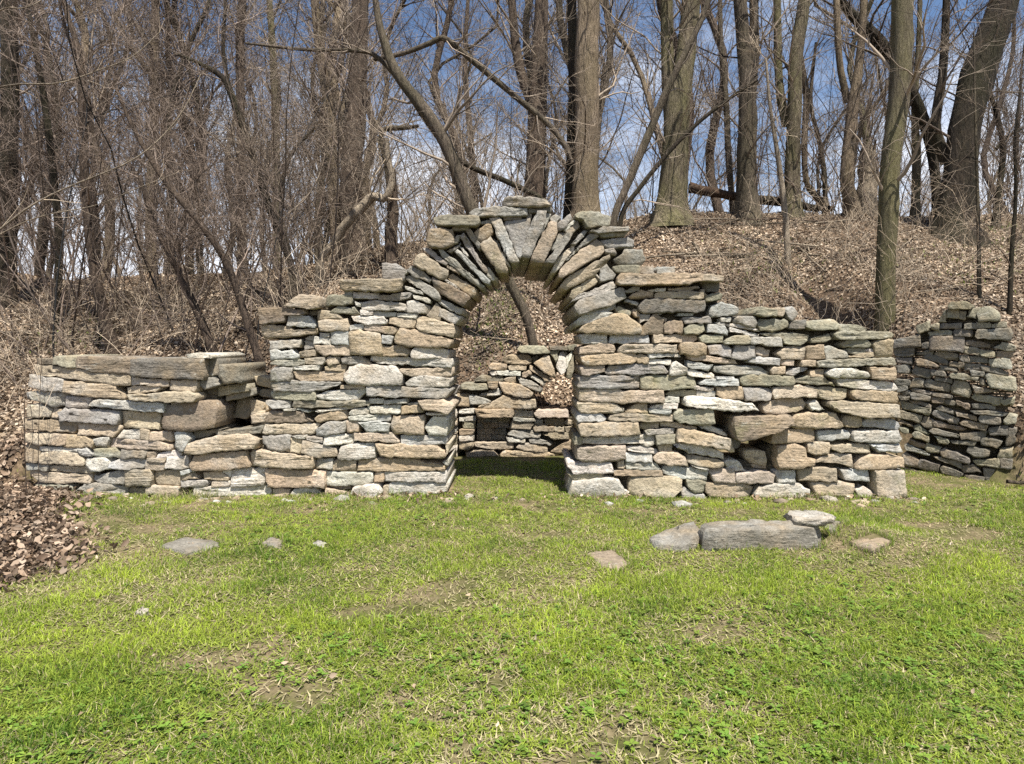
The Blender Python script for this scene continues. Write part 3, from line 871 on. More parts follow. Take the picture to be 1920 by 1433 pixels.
SHEET_RIGHT = {(1660, 540, 3.7692): """
m4 440 125 470 100 580 105 615 130 600 150 450 145
m 430 180 445 150 515 150 520 215 430 210
m 525 165 570 165 560 230 525 215
m 580 200 600 150 660 135 640 215
m4 650 190 680 140 740 125 800 170 800 230 660 235
m 320 265 380 250 375 295 330 295
d 385 250 540 250 540 285 390 290
m 305 310 440 300 470 310 465 335 310 335
g 480 310 500 290 610 295 615 340 490 340
g 560 255 640 252 645 290 560 290
m 650 245 735 280
m 745 255 850 240 850 280 750 280
d3 640 340 660 295 880 290 900 330 880 370 660 355
g2 315 345 550 340 550 450 310 440
t 570 375 640 378 740 400 735 425 570 405
m 560 410 660 430 660 475 555 460
o 665 440 775 450 775 485 680 480
t 785 450 900 450 900 490 785 485
m 760 425 830 385 910 410 915 445 830 440
d 255 395 300 385 300 425 260 425
g 215 470 290 440 335 435 335 470
d 350 460 380 445 510 465 510 515 350 490
g 260 475 340 475 440 515 440 540 260 500
d 520 480 585 480 590 525 525 515
g 595 485 720 490 720 530 595 525
p 215 505 300 510 375 545 365 560 220 545
d 445 530 550 525 550 565 460 555
m 725 530 760 495 880 500 890 575 760 560
g 560 535 670 540 665 580 560 580
d 380 545 500 565 500 590 385 580
g 670 545 820 575 860 600 850 625 680 590
g 185 590 210 555 320 580 330 610 310 640 190 610
d 320 575 430 595 430 625 330 620
o 450 620 480 600 660 630 650 655 470 640
g 600 585 700 595 690 625 610 620
g 345 635 470 645 465 675 350 655
g 175 680 200 635 265 645 270 705 180 705
g 270 680 290 645 460 680 450 735 280 705
m 460 720 490 655 580 670 610 740 590 775 470 745
o3 700 620 720 605 920 640 915 730 740 705
t 620 690 700 710 800 730 640 745
g 665 640 700 640 720 690 670 680
g 180 710 330 735 320 760 190 732
g 330 740 470 760 465 780 335 765
g 175 750 200 738 320 770 310 805 190 785
t 325 770 420 775 410 820 330 810
o 605 775 630 750 820 780 810 825 650 800
m 820 790 910 780 900 830 830 830
m 95 800 130 805 320 855 310 900 110 850
d 170 795 270 810 330 830 320 848 180 815
d 400 800 430 780 500 805 490 830 410 825
t 500 800 600 820 590 860 510 835
d 610 820 770 830 775 860 620 850
d 355 845 390 835 495 870 480 890 360 860
o 80 910 100 865 255 905 245 950 100 925
g 320 890 370 865 520 930 515 965 340 910
t 500 880 640 905 650 935 510 905
d 655 930 680 900 810 920 815 965 680 955
o 830 930 870 895 925 905 920 960 850 965
d 245 950 280 910 318 925 330 990 280 985
t 320 925 420 962 570 995 540 1010 340 980
t 525 950 560 930 720 975 715 1010 540 975
t 90 950 110 935 190 970 185 985
m 95 985 160 1000 160 1030 110 1020
o 200 980 230 960 310 1030 300 1040 210 1005
m 190 1030 210 1015 310 1050 300 1085 200 1060
g 310 1010 340 990 520 1040 510 1060 340 1030
d 530 1030 720 1015 690 1080 540 1070
d 730 990 860 975 865 1040 740 1040
m 345 1045 450 1075 440 1110 380 1100
d 460 1080 640 1090 630 1115 480 1100
d 665 1080 680 1050 830 1085 790 1130 680 1110
t 160 1090 180 1075 290 1110 280 1135 170 1110
w 135 1110 160 1105 310 1170 300 1185 150 1150
o 275 1130 290 1100 390 1130 380 1165 290 1155
d 385 1150 420 1135 600 1200 590 1245 400 1190
d 570 1160 590 1125 740 1150 730 1190 620 1195
t 120 1185 140 1170 235 1215 220 1270 130 1250
g 235 1240 250 1210 380 1255 370 1300 230 1275
d 335 1190 530 1230 530 1270 420 1235
d 390 1270 440 1265 545 1310 535 1340 400 1310
d 540 1260 620 1250 680 1300 560 1305
m 620 1220 800 1210 800 1270 640 1250
t 130 1275 400 1335 400 1360 140 1310
d 550 1320 700 1340 690 1400 570 1390
d 690 1280 860 1290 850 1370 710 1370
m 810 1140 900 1130 890 1200 800 1200
d 810 1210 900 1210 890 1280 815 1270
g 600 870 770 870 860 890 840 905 640 890
d 870 985 920 990 915 1100 850 1120
g 75 490 185 500 190 535 80 525
d 75 545 165 550 175 605 85 600
g 65 640 170 650 175 685 70 690
d 80 692 150 692 155 720 90 740
g 110 742 170 728 175 750 120 760
d 90 765 168 768 165 790 110 790
d 60 430 200 420 200 480 70 485
d 60 370 240 330 250 415 60 425
m 220 270 300 235 310 300 230 325
m 400 180 425 160 425 240 380 240
"""}

VOUSSOIRS = set()
def parse(sheets):
    out = []
    for (ox, oy, s), txt in sheets.items():
        for li, ln in enumerate(txt.strip().splitlines()):
            p = ln.split()
            tone = p[0][0]; off = float(p[0][1:] or 0) / 100
            v = [float(q) for q in p[1:]]
            if len(v) == 4:
                v = [v[0], v[1], v[2], v[1], v[2], v[3], v[0], v[3]]
            P = np.array(v).reshape(-1, 2) / s + (ox, oy)
            if (ox, oy) == (700, 360) and li >= 17: VOUSSOIRS.add(P.tobytes())
            out.append((tone, off, P))
    return out

def area(P):
    x, y = P[:, 0], P[:, 1]
    return 0.5 * (np.dot(x, np.roll(y, -1)) - np.dot(y, np.roll(x, -1)))

def stone_mesh(P, depth, off, tone, r, U=np.array([1., 0, 0]), N=np.array([0., -1, 0]), fine=1.0, rough=1.0, jit=1.0, shift=(0, 0), dim=1.0, own=None, grow_=0.012):
    """P: outline (k,2) in metres (along the wall, up). Returns verts (world axes, relative to centroid on the face plane), faces, tint, centroid."""
    if area(P) < 0: P = P[::-1]
    c = (P.min(0) + P.max(0)) / 2
    P = P - c
    # spread the outline to an even spacing
    seg = np.roll(P, -1, 0) - P
    ln = np.hypot(seg[:, 0], seg[:, 1])
    per = ln.sum()
    n = int(np.clip(per / (0.036 * fine), 12, 44))
    pts = []
    for i in range(len(P)):
        k = max(1, int(round(n * ln[i] / per)))
        for j in range(k):
            pts.append(P[i] + seg[i] * (j / k))
    Q = np.array(pts)
    Q = 0.95 * Q + 0.025 * (np.roll(Q, 1, 0) + np.roll(Q, -1, 0))       # worn corners
    Q = Q * (1 + grow_ / np.maximum(np.ptp(Q, axis=0), 0.04))
    w, h = np.ptp(P[:, 0]), np.ptp(P[:, 1])
    m = min(w, h)
    n = len(Q)
    Q = Q + r.normal(0, 0.0046, Q.shape) * jit * min(1, m / 0.07)
    T = np.roll(Q, -1, 0) - np.roll(Q, 1, 0)
    T /= np.maximum(np.hypot(T[:, 0], T[:, 1])[:, None], 1e-6)
    nin = np.stack([-T[:, 1], T[:, 0]], 1)                              # inward for counter-clockwise
    d1 = min(0.004, 0.06 * m) * r.uniform(0.3, 1.6, n)[:, None]
    def inset(f):
        d_ = f * m
        return Q * np.array([(w / 2 - d_) / (w / 2), (h / 2 - d_) / (h / 2)])
    rings = [Q + nin * d1, inset(0.17), inset(0.36)]
    tx, tz = r.normal(0, 0.045), r.normal(-0.10, 0.07)
    f0 = off + r.uniform(-0.012, 0.014)
    chips = []
    for _ in range(r.integers(0, 3)):
        a_ = r.uniform(0, 6.28); dv = np.array([math.cos(a_), math.sin(a_)])
        chips.append((dv, (Q @ dv).max(), r.uniform(0.4, 0.85), r.uniform(0.2, 0.9) * min(m, 0.09)))
    wv = [(r.normal(0, 1, 2) * np.array([11, 22]), r.uniform(0, 6), r.uniform(0.0006, 0.0028) * rough) for _ in range(3)]
    def front(A):
        y_ = f0 + A[:, 0] * tx * min(1, 0.4 / w) + A[:, 1] * tz
        for dv, ex, u_, k_ in chips: y_ = y_ - np.maximum(0, (A @ dv) / ex - u_) * k_
        for kv, p_, a_ in wv: y_ = y_ + a_ * np.sin(A @ kv + p_)
        return y_ + r.normal(0, 0.0016 * rough, len(A))
    y0 = front(Q) - min(0.006, 0.09 * m) + r.normal(0, 0.003, n)
    yb = np.full(n, -depth)
    Qb = Q + np.array(shift)
    Vl = [np.column_stack([Qb, yb]), np.column_stack([Q, y0])] + [np.column_stack([R_, front(R_)]) for R_ in rings]
    cm = rings[-1].mean(0)[None]
    Vl.append(np.column_stack([cm, front(cm)]))
    A = np.concatenate(Vl)
    Vw = A[:, :1] * U + A[:, 1:2] * np.array([0, 0, 1.]) + A[:, 2:3] * N
    i = np.arange(n); j = (i + 1) % n
    quads = np.concatenate([np.stack([i + k * n, j + k * n, j + (k + 1) * n, i + (k + 1) * n], 1) for k in range(4)])
    tris = np.stack([i + 4 * n, j + 4 * n, np.full(n, 5 * n)], 1)
    back = i[::-1][None, :]
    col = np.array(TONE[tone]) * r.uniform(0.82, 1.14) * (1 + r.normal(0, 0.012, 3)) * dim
    tint = np.repeat(np.append(col, own if own is not None else r.uniform(0, 1))[None, :], len(Vw), 0)
    return Vw, [quads, tris, back], tint, c

class Joined:
    def __init__(s): s.V = []; s.F = {}; s.T = []; s.n = 0
    def add(s, V, faces, tint):
        s.V.append(V); s.T.append(tint)
        for f in faces: s.F.setdefault(f.shape[1], []).append(f + s.n)
        s.n += len(V)
    def mesh(s, name, smooth=False):
        return mesh_np(name, np.concatenate(s.V), [np.concatenate(f) for f in s.F.values()], np.concatenate(s.T), smooth)

def build_wall(root, stones, to_plane, origin, U, N, depth_fn, limit, seed, fine=1.0):
    r = np.random.default_rng(seed)
    items = []
    for tone, off, P in stones:
        Q = to_plane(P)
        items.append((abs(area(Q)), tone, off, P, Q))
    items.sort(key=lambda t: -t[0])
    small = Joined()
    for k, (a, tone, off, P, Q) in enumerate(items):
        dp = depth_fn(P)
        dp, sh = dp if isinstance(dp, tuple) else (dp, (0, 0))
        ow = r.uniform(0, .45) if np.ptp(P[:, 1]) > 0.8 * np.ptp(P[:, 0]) or isinstance(depth_fn(P), tuple) else None
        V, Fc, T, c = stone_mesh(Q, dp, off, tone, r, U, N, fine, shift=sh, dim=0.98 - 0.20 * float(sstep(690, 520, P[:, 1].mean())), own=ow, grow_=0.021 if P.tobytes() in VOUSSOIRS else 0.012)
        loc = origin + c[0] * U + np.array([0, 0, c[1]])
        if k < limit:
            nm = 'arch_stone' if P.tobytes() in VOUSSOIRS else 'stone'
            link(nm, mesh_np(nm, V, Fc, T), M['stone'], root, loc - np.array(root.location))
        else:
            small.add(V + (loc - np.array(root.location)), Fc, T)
    if small.n:
        tag(link('small_stones', small.mesh('small_stones'), M['stone'], root), kind='stuff')

def raster_core(root, stones, to_plane, origin, U, N, front, back, step=6.0, erode=2, holes=(), floor_py=None):
    allp = np.concatenate([p for _, _, p in stones])
    x0, y0 = allp.min(0) - 12; x1, y1 = allp.max(0) + 12
    gx_ = np.arange(x0, x1, step); gy_ = np.arange(y0, y1, step)
    A, B = np.meshgrid(gx_ + step / 2, gy_ + step / 2)
    mask = np.zeros(A.shape, bool)
    for _, off, P in stones:
        if off < -0.18: continue
        inside = np.zeros(A.shape, bool)
        k = len(P)
        for i in range(k):
            xa, ya = P[i]; xb, yb = P[(i + 1) % k]
            if ya == yb: continue
            cond = ((ya > B) != (yb > B)) & (A < (xb - xa) * (B - ya) / (yb - ya) + xa)
            inside ^= cond
        mask |= inside
    def shift_or(m, op):
        q = m.copy()
        for dx, dy in ((1, 0), (-1, 0), (0, 1), (0, -1)):
            s_ = np.roll(np.roll(m, dx, 1), dy, 0)
            q = (q | s_) if op else (q & s_)
        return q
    for _ in range(2): mask = shift_or(mask, True)
    for _ in range(2 + erode): mask = shift_or(mask, False)
    for (hx0, hy0, hx1, hy1) in holes:
        mask &= ~((A > hx0) & (A < hx1) & (B > hy0) & (B < hy1))
    J = Joined()
    for iy in range(mask.shape[0]):
        row = mask[iy]; ix = 0
        while ix < len(row):
            if row[ix]:
                e = ix
                while e < len(row) and row[e]: e += 1
                q = to_plane(np.array([[gx_[ix], gy_[iy]], [gx_[e - 1] + step, gy_[iy] + step]]))
                ua, ub = q[0, 0], q[1, 0]; zt, zb = q[0, 1], q[1, 1]
                B8 = []
                for d in (front, back):
                    for (u_, z_) in ((ua, zb), (ub, zb), (ub, zt), (ua, zt)):
                        B8.append(origin + u_ * U + np.array([0, 0, z_]) - d * N - np.array(root.location))
                J.add(np.array(B8), [np.array([[0, 1, 2, 3], [5, 4, 7, 6], [1, 5, 6, 2], [4, 0, 3, 7], [3, 2, 6, 7], [4, 5, 1, 0]])], np.zeros((8, 3)))
                ix = e
            else:
                ix += 1
    link('rubble_core', J.mesh('rubble_core'), M['core'], root)

# --- front wall with the arch
YW = 5.75
THICK = 0.68
main = parse(SHEETS_MAIN)
def plane_main(P):
    return np.column_stack([(P[:, 0] - CX) / F * YW, H - (P[:, 1] - CY) / F * YW])
def depth_main(P):
    c = P.mean(0)
    jamb = (abs(P[:, 0] - 845) < 16).any() or (abs(P[:, 0] - 1080) < 22).any()
    arch = abs(c[0] - 965) < 215 and c[1] < 640
    top = False
    if arch and c[0] > 955 and c[1] < 600: return 1.0, (-0.055, -0.06)      # the vault drops a little towards the back
    return (0.80 if arch else THICK) if (jamb or arch) else (0.5 + 0.2 * abs(math.sin(c[0] * 3.1 + c[1])))
wall = empty('ruined_stone_wall', (0, YW, 0), 'long dry stone wall with round arched doorway and stepped broken top', 'stone wall')
O0 = np.array([0, YW, 0.]); UX = np.array([1., 0, 0]); NY = np.array([0., -1, 0])
build_wall(wall, main, plane_main, O0, UX, NY, depth_main, 300, 11)
raster_core(wall, main, plane_main, O0, UX, NY, 0.13, 0.62, holes=((1350, 815, 1428, 872), (394, 690, 500, 800)))

# --- inner wall seen through the doorway: courses carry on behind the front wall
YI = 7.8
inner = parse(SHEET_INNER)
def plane_inner(P):
    return np.column_stack([(P[:, 0] - CX) / F * YI, H - (P[:, 1] - CY) / F * YI])
ri = np.random.default_rng(5)
def gen_courses(x0, x1, top, bottom, skip=None):
    out = []; y = bottom
    while y > min(top(x0), top(x1)) + 4:
        hh = ri.uniform(9, 18); x = x0
        while x < x1 - 4:
            ww = min(ri.uniform(18, 52), x1 - x)
            if y - hh > top(x + ww / 2) - 6 and not (skip and skip(x + ww / 2, y - hh / 2)):
                j = ri.uniform(-2, 2, 8)
                P = np.array([[x + 1, y - hh + j[0]], [x + ww / 2, y - hh - 1 + j[1]], [x + ww - 1, y - hh + j[2]], [x + ww - 1.2, y - 1.4 + j[3] * .4], [x + ww / 2, y - 1], [x + 1, y - 1.4]])
                out.append((ri.choice(list('ttogwmk')), ri.uniform(-.03, .03), P))
            x += ww
        y -= hh
    return out
inner += gen_courses(700, 857, lambda x: 745 - (x - 700) * 0.12, 865)
inner += gen_courses(1080, 1260, lambda x: 655 + (x - 1080) * 0.30, 865, lambda x, y: math.hypot(x - 1058, y - 775) < 62 and y < 775)
iw = empty('inner_stone_wall', (0, YI, 0), 'lower stone wall with fireplace recess and small arch seen through doorway', 'stone wall')
OI = np.array([0, YI, 0.])
build_wall(iw, inner, plane_inner, OI, UX, NY, lambda P: 0.42, 300, 12, 1.1)
raster_core(iw, inner, plane_inner, OI, UX, NY, 0.10, 0.38, step=5.0, erode=1, holes=((888, 782, 960, 830),))

# --- return wall at the right, set at an angle
PR0 = np.array([4.26, 6.90, 0.]); PR1 = np.array([5.03, 6.25, 0.])
UR = (PR1 - PR0) / np.linalg.norm(PR1 - PR0)
NR = np.array([UR[1], -UR[0], 0.])            # faces left and towards the viewer
def plane_right(P):
    # meet the line of sight with the upright plane through PR0 along UR
    dx = (P[:, 0] - CX) / F
    Yd = (PR0[0] * UR[1] - PR0[1] * UR[0]) / (dx * UR[1] - UR[0])
    u = (dx * Yd - PR0[0]) * UR[0] + (Yd - PR0[1]) * UR[1]
    z = H - (P[:, 1] - CY) / F * Yd
    return np.column_stack([u, z])
right = [({'d': 'd', 'g': 'd', 't': 'k', 'o': 'm', 'w': 'g', 'p': 'k'}.get(t_, t_), o_, p_) for t_, o_, p_ in parse(SHEET_RIGHT)]  # darker tones put this mossy wall's shade into its stone colours
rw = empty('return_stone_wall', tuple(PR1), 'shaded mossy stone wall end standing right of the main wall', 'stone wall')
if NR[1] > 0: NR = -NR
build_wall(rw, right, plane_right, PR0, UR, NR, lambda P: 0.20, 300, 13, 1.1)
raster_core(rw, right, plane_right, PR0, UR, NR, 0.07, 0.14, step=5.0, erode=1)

# --- loose stones on the lawn
def slab(name, label, tone, top_pts, z0, z1, seed, rough=1.0, cat='stone', slope=(0, 0)):
    """a flat stone lying down: outline on the ground (x,y), from z0 to z1"""
    r = np.random.default_rng(seed)
    P = np.array(top_pts, float)
    if area(P) < 0: P = P[::-1]
    c = (P.min(0) + P.max(0)) / 2
    P = P - c
    seg = np.roll(P, -1, 0) - P
    ln = np.hypot(seg[:, 0], seg[:, 1]); per = ln.sum(); pts = []
    for i in range(len(P)):
        k = max(1, int(round(26 * ln[i] / per)))
        for j in range(k): pts.append(P[i] + seg[i] * j / k)
    Q = np.array(pts); Q = 0.8 * Q + 0.1 * (np.roll(Q, 1, 0) + np.roll(Q, -1, 0)) + r.normal(0, 0.006 * rough, Q.shape)
    n = len(Q); t = z1 - z0
    rings = []
    for s, zz, a in ((1.0, z0, 0), (1.02, z0 + 0.35 * t, .007), (1.015, z0 + 0.75 * t, .010), (0.975, z1 - 0.05 * t, .005), (0.93, z1, .004), (0.55, z1 + 0.02 * t, .007)):
        q = Q * s + r.normal(0, a * rough, Q.shape)
        z = zz + r.normal(0, a * rough, n) + q[:, 0] * slope[0] + q[:, 1] * slope[1]
        rings.append(np.column_stack([q, z]))
    rings.append(np.array([[0, 0, z1 + 0.02 * t]]))
    A = np.concatenate(rings)
    i = np.arange(n); j = (i + 1) % n
    quads = np.concatenate([np.stack([i + k * n, j + k * n, j + (k + 1) * n, i + (k + 1) * n], 1) for k in range(5)])
    tris = np.stack([i + 5 * n, j + 5 * n, np.full(n, 6 * n)], 1)
    T = np.repeat(np.array([list(TONE[tone]) + [r.uniform(.5, 1)]]), len(A), 0)
    o = link(name, mesh_np(name, A, [quads, tris, i[::-1][None, :]], T), M['stone'], None, (c[0], c[1], 0))
    return tag(o, label, cat)
def gxy(px, py, z=0.0):
    Y = (H - z) * F / (py - CY)
    return ((px - CX) / F * Y, Y)
SLABS = []
def lawn_slab(name, label, tone, pix, z0, z1, seed, **kw):
    pts = [gxy(px, py, z1) for px, py in pix]
    SLABS.append(np.array(pts))
    return slab(name, label, tone, pts, z0, z1, seed, **kw)
lawn_slab('stone_block', 'large rectangular weathered grey stone block half sunk in the lawn', 's', [(1309, 977), (1420, 976), (1534, 978), (1536, 990), (1420, 993), (1318, 996)], -0.14, 0.150, 31, rough=1.15, cat='stone block')
lawn_slab('stone_block', 'tilted wedge of grey stone butting the left end of the block', 's', [(1212, 1003), (1290, 985), (1302, 986), (1314, 1004), (1290, 1018), (1240, 1017)], -0.08, 0.075, 32, cat='stone block', slope=(0.12, 0.05))
lawn_slab('flat_stone', 'loose flat pale stone lying on top of the large block', 'g', [(1472, 962), (1484, 957), (1530, 958), (1568, 967), (1540, 976), (1490, 973)], 0.160, 0.203, 33, cat='stone')
lawn_slab('flat_stone', 'flat pinkish slab set flush in the grass left of the blocks', 'k', [(1098, 1036), (1148, 1030), (1180, 1056), (1160, 1070), (1128, 1062)], -0.05, 0.035, 34, rough=0.6)
lawn_slab('flat_stone', 'small grey stone under the right end of the block', 's', [(1540, 984), (1572, 976), (1585, 984), (1560, 998)], -0.05, 0.07, 35)
lawn_slab('flat_stone', 'wide sunken grey slab level with the turf at left', 's', [(300, 1022), (345, 1006), (408, 1014), (412, 1024), (350, 1036)], -0.05, 0.022, 36, rough=0.5)
lawn_slab('flat_stone', 'small grey stone in the grass before the low wall', 's', [(487, 1020), (508, 1006), (530, 1012), (528, 1028)], -0.05, 0.03, 37, rough=0.5)
lawn_slab('flat_stone', 'tiny white stone right of the small grey one', 'g', [(583, 1020), (595, 1012), (612, 1017), (606, 1026)], -0.04, 0.03, 38, rough=0.5)
lawn_slab('flat_stone', 'small white pebble alone in the left lawn', 'w', [(254, 1146), (264, 1138), (276, 1140), (278, 1147), (266, 1151)], -0.04, 0.03, 39, rough=0.4)
lawn_slab('flat_stone', 'brown flat stone on the earth hump right of the block', 'k', [(1590, 1015), (1640, 1004), (1675, 1014), (1640, 1030)], -0.02, 0.06, 40, rough=0.6)

# ------------------------------------------------------------------ wood: trees, saplings, thicket
def tubes(P, R, S):
    """P (N,K,3), R (N,K) -> verts, quads (open ended tapering tubes)"""
    N_, K, _ = P.shape
    T = np.gradient(P, axis=1)
    T /= np.maximum(np.linalg.norm(T, axis=2, keepdims=True), 1e-9)
    ref = np.array([0.83, 0.52, 0.21])
    u = np.cross(T, ref); u /= np.maximum(np.linalg.norm(u, axis=2, keepdims=True), 1e-6)
    v = np.cross(T, u)
    a = np.arange(S) * 2 * math.pi / S
    ring = P[:, :, None, :] + R[:, :, None, None] * (np.cos(a)[None, None, :, None] * u[:, :, None, :] + np.sin(a)[None, None, :, None] * v[:, :, None, :])
    V_ = ring.reshape(-1, 3)
    n = np.arange(N_)[:, None, None] * K * S; k = np.arange(K - 1)[None, :, None] * S; s = np.arange(S)[None, None, :]; s2 = (s + 1) % S
    q = np.stack(np.broadcast_arrays(n + k + s, n + k + s2, n + k + S + s2, n + k + S + s), -1).reshape(-1, 4)
    return V_, q

def grow(P, R, count, tmin, tmax, length, ang, up, K, r, wig=0.12, rfac=0.55, rmin=0.0022, taper=0.3, droop=0.0):
    """count side shoots from every parent line; length: (lo, hi) in metres, fades towards the parent's tip"""
    N_, Kp, _ = P.shape
    idx = np.repeat(np.arange(N_), count)
    m = len(idx)
    t = r.uniform(tmin, tmax, m) * (Kp - 1)
    i0 = np.minimum(t.astype(int), Kp - 2); f = (t - i0)[:, None]
    pos = P[idx, i0] * (1 - f) + P[idx, i0 + 1] * f
    rad = R[idx, i0] * (1 - f[:, 0]) + R[idx, i0 + 1] * f[:, 0]
    T = P[idx, i0 + 1] - P[idx, i0]; T /= np.maximum(np.linalg.norm(T, axis=1, keepdims=True), 1e-9)
    q = r.normal(0, 1, (m, 3)); q -= (q * T).sum(1, keepdims=True) * T
    q /= np.maximum(np.linalg.norm(q, axis=1, keepdims=True), 1e-9)
    a = r.normal(ang, ang * 0.25, m)[:, None]
    d = T * np.cos(a) + q * np.sin(a)
    d[:, 2] += up; d /= np.linalg.norm(d, axis=1, keepdims=True)
    ln = r.uniform(length[0], length[1], m) * (1.15 - 0.6 * t / (Kp - 1))
    out = np.zeros((m, K, 3)); out[:, 0] = pos
    st = (ln / (K - 1))[:, None]
    for k in range(1, K):
        out[:, k] = out[:, k - 1] + d * st
        d = d + r.normal(0, wig, (m, 3)); d[:, 2] += up * 0.25 - droop
        d /= np.linalg.norm(d, axis=1, keepdims=True)
    r0 = np.maximum(rad * rfac * r.uniform(0.6, 1.0, m), rmin)
    RR = r0[:, None] * np.linspace(1, taper, K)[None, :]
    return out, np.maximum(RR, rmin * 0.7)

def catmull(pts, n):
    p = np.asarray(pts, float)
    if len(p) == 2: 
        t = np.linspace(0, 1, n)[:, None]
        return p[0] * (1 - t) + p[1] * t
    p = np.concatenate([[2 * p[0] - p[1]], p, [2 * p[-1] - p[-2]]])
    out = []
    m = len(p) - 3
    for s in np.linspace(0, m - 1e-6, n):
        i = int(s); t = s - i
        a, b, c, d = p[i:i + 4]
        out.append(0.5 * ((2 * b) + (-a + c) * t + (2 * a - 5 * b + 4 * c - d) * t * t + (-a + 3 * b - 3 * c + d) * t ** 3))
    return np.array(out)

def wood_tint(V_, base, r, var=0.12, per=1):
    m = len(V_) // per
    c = np.array(base)[None, :] * (1 + r.normal(0, var, (m, 1)))
    return np.repeat(np.clip(c, 0.022, 1), per, 0)[:len(V_)]

def twig_mesh(levels, base, r, name):
    J = Joined()
    for P, R, S in levels:
        V_, q = tubes(P, R, S)
        per = P.shape[1] * S
        J.add(V_, [q], wood_tint(V_, base, r, 0.42, per))
    return J.mesh(name, smooth=True)

TW_GREY = (0.20, 0.16, 0.12); TW_BROWN = (0.150, 0.115, 0.090); TW_PALE = (0.36, 0.29, 0.21); TW_DARK = (0.10, 0.075, 0.055)

def tree(name, label, stems, bark, base=None, Y=None, twig=TW_GREY, n=(12, 6, 6), limb=(1.2, 2.6), ext=3.0, seed=1, group=None, flare=1.5, dz=None,
         snag=False, tmin=0.25, cat='tree', lean_y=0.0):
    """stems: lines of (px, py, width px) as seen, all about depth Y; the first point of the first stem is the foot"""
    r = np.random.default_rng(seed)
    if Y is None:
        Y = ground_at(*(base or stems[0][0][:2])) or 12.9
    trunk = Joined(); lines = []
    root_xy = None
    for si, st in enumerate(stems):
        pts = np.array([at(px, py, Y) for px, py, w in st]); rad = np.array([w / F * Y / 2 for _, _, w in st])
        zb = pts[0, 2]
        pts[:, 1] += lean_y * (pts[:, 2] - zb) + (0.18 * si)
        if si == 0:
            g = float(hgt(pts[0, 0], pts[0, 1]))
            foot = pts[0].copy(); foot[2] = min(g - 0.25, pts[0, 2] - 0.1)
            if foot[2] < pts[0, 2] - 0.02:
                pts = np.concatenate([[foot], pts]); rad = np.concatenate([[rad[0] * flare], rad])
            root_xy = (pts[0, 0], pts[0, 1], g)
        if ext > 0 and st[-1][1] < 30:
            d = pts[-1] - pts[-2]; d /= np.linalg.norm(d)
            d = d * 0.7 + np.array([0, 0, 0.5]); d /= np.linalg.norm(d)
            pts = np.concatenate([pts, [pts[-1] + d * ext * 0.5, pts[-1] + d * ext + r.normal(0, .2, 3)]])
            rad = np.concatenate([rad, [rad[-1] * 0.8, rad[-1] * 0.45]])
        nK = max(8, int(3.2 * len(pts)))
        Lp = catmull(pts, nK); Lr = np.interp(np.linspace(0, 1, nK), np.linspace(0, 1, len(rad)), rad)
        if si == 0 and flare > 1:
            ln = np.concatenate([[0], np.cumsum(np.linalg.norm(np.diff(Lp, axis=0), axis=1))])
            Lr = Lr * (1 + (flare - 1) * 0.55 * np.exp(-np.maximum(ln - 0.25, 0) / 0.22))
        S = 12 if Lr.max() > 0.08 else 8
        V_, q = tubes(Lp[None], Lr[None], S)
        V_ = V_ + r.normal(0, 1, V_.shape) * np.repeat(Lr, S)[:, None] * 0.035
        trunk.add(V_, [q], np.zeros((len(V_), 3)))
        tip = np.arange(S) + (nK - 1) * S
        trunk.add(V_[tip], [np.arange(S)[None, :]], np.zeros((S, 3)))
        lines.append((Lp, Lr))
    root = empty(name, root_xy, label, cat, group)
    o = np.array(root_xy)
    trunk.V = [v - o for v in trunk.V]
    link('trunk', trunk.mesh('trunk', smooth=True), bark, root)
    if n:
        lv = []
        for Lp, Lr in lines:
            A, RA = grow(Lp[None], np.minimum(Lr, 0.10)[None], n[0], tmin, 1.0, limb, 0.95, 0.22, 7, r, 0.2, 0.32, 0.006, 0.28)
            B_, RB = grow(A, RA, n[1], 0.2, 1.0, (limb[0] * .35, limb[1] * .5), 0.75, 0.1, 5, r, 0.2, 0.6, 0.0036)
            C, RC = grow(B_, RB, n[2], 0.15, 1.0, (0.14, 0.5), 0.7, 0.05, 3, r, 0.2, 0.6, 0.0026)
            lv += [(A - o, RA, 5), (B_ - o, RB, 3), (C - o, RC, 3)]
        link('crown', twig_mesh(lv, twig, r, 'crown'), M['twig'], root)
    return root

# --- trees one can tell apart, right half
tree('beech_tree', 'stout straight tan trunk rising just behind the arch top', [[(1099, 402, 54), (1098, 320, 47), (1101, 230, 46), (1100, 120, 45), (1103, 0, 40)]], M['tan'], Y=12.0, twig=TW_GREY, n=(10, 6, 6), seed=101)
tree('tree', 'dark slim trunk hugging the left side of the stout tan trunk', [[(1066, 402, 18), (1070, 300, 17), (1075, 150, 19), (1072, 0, 17)]], M['dark'], Y=12.7, n=(9, 6, 6), seed=102)
tree('leaning_tree', 'bare trunk leaning up to the left from behind the arch with long arching limb',
     [[(1002, 660, 17), (985, 590, 18), (950, 520, 20), (885, 395, 25), (838, 275, 25), (795, 205, 23), (745, 140, 19), (718, 70, 15), (704, 0, 12)],
      [(745, 140, 10), (700, 95, 9), (660, 84, 8), (560, 82, 6), (450, 70, 4)],
      [(690, 90, 9), (749, 78, 9), (800, 58, 10), (828, 49, 11), (868, 80, 12), (923, 127, 12), (988, 181, 12), (1032, 218, 11), (1062, 258, 10), (1076, 292, 8)]],
     M['grey'], Y=9.0, twig=TW_GREY, n=(14, 6, 6), limb=(0.8, 2.0), seed=103, flare=1.2)
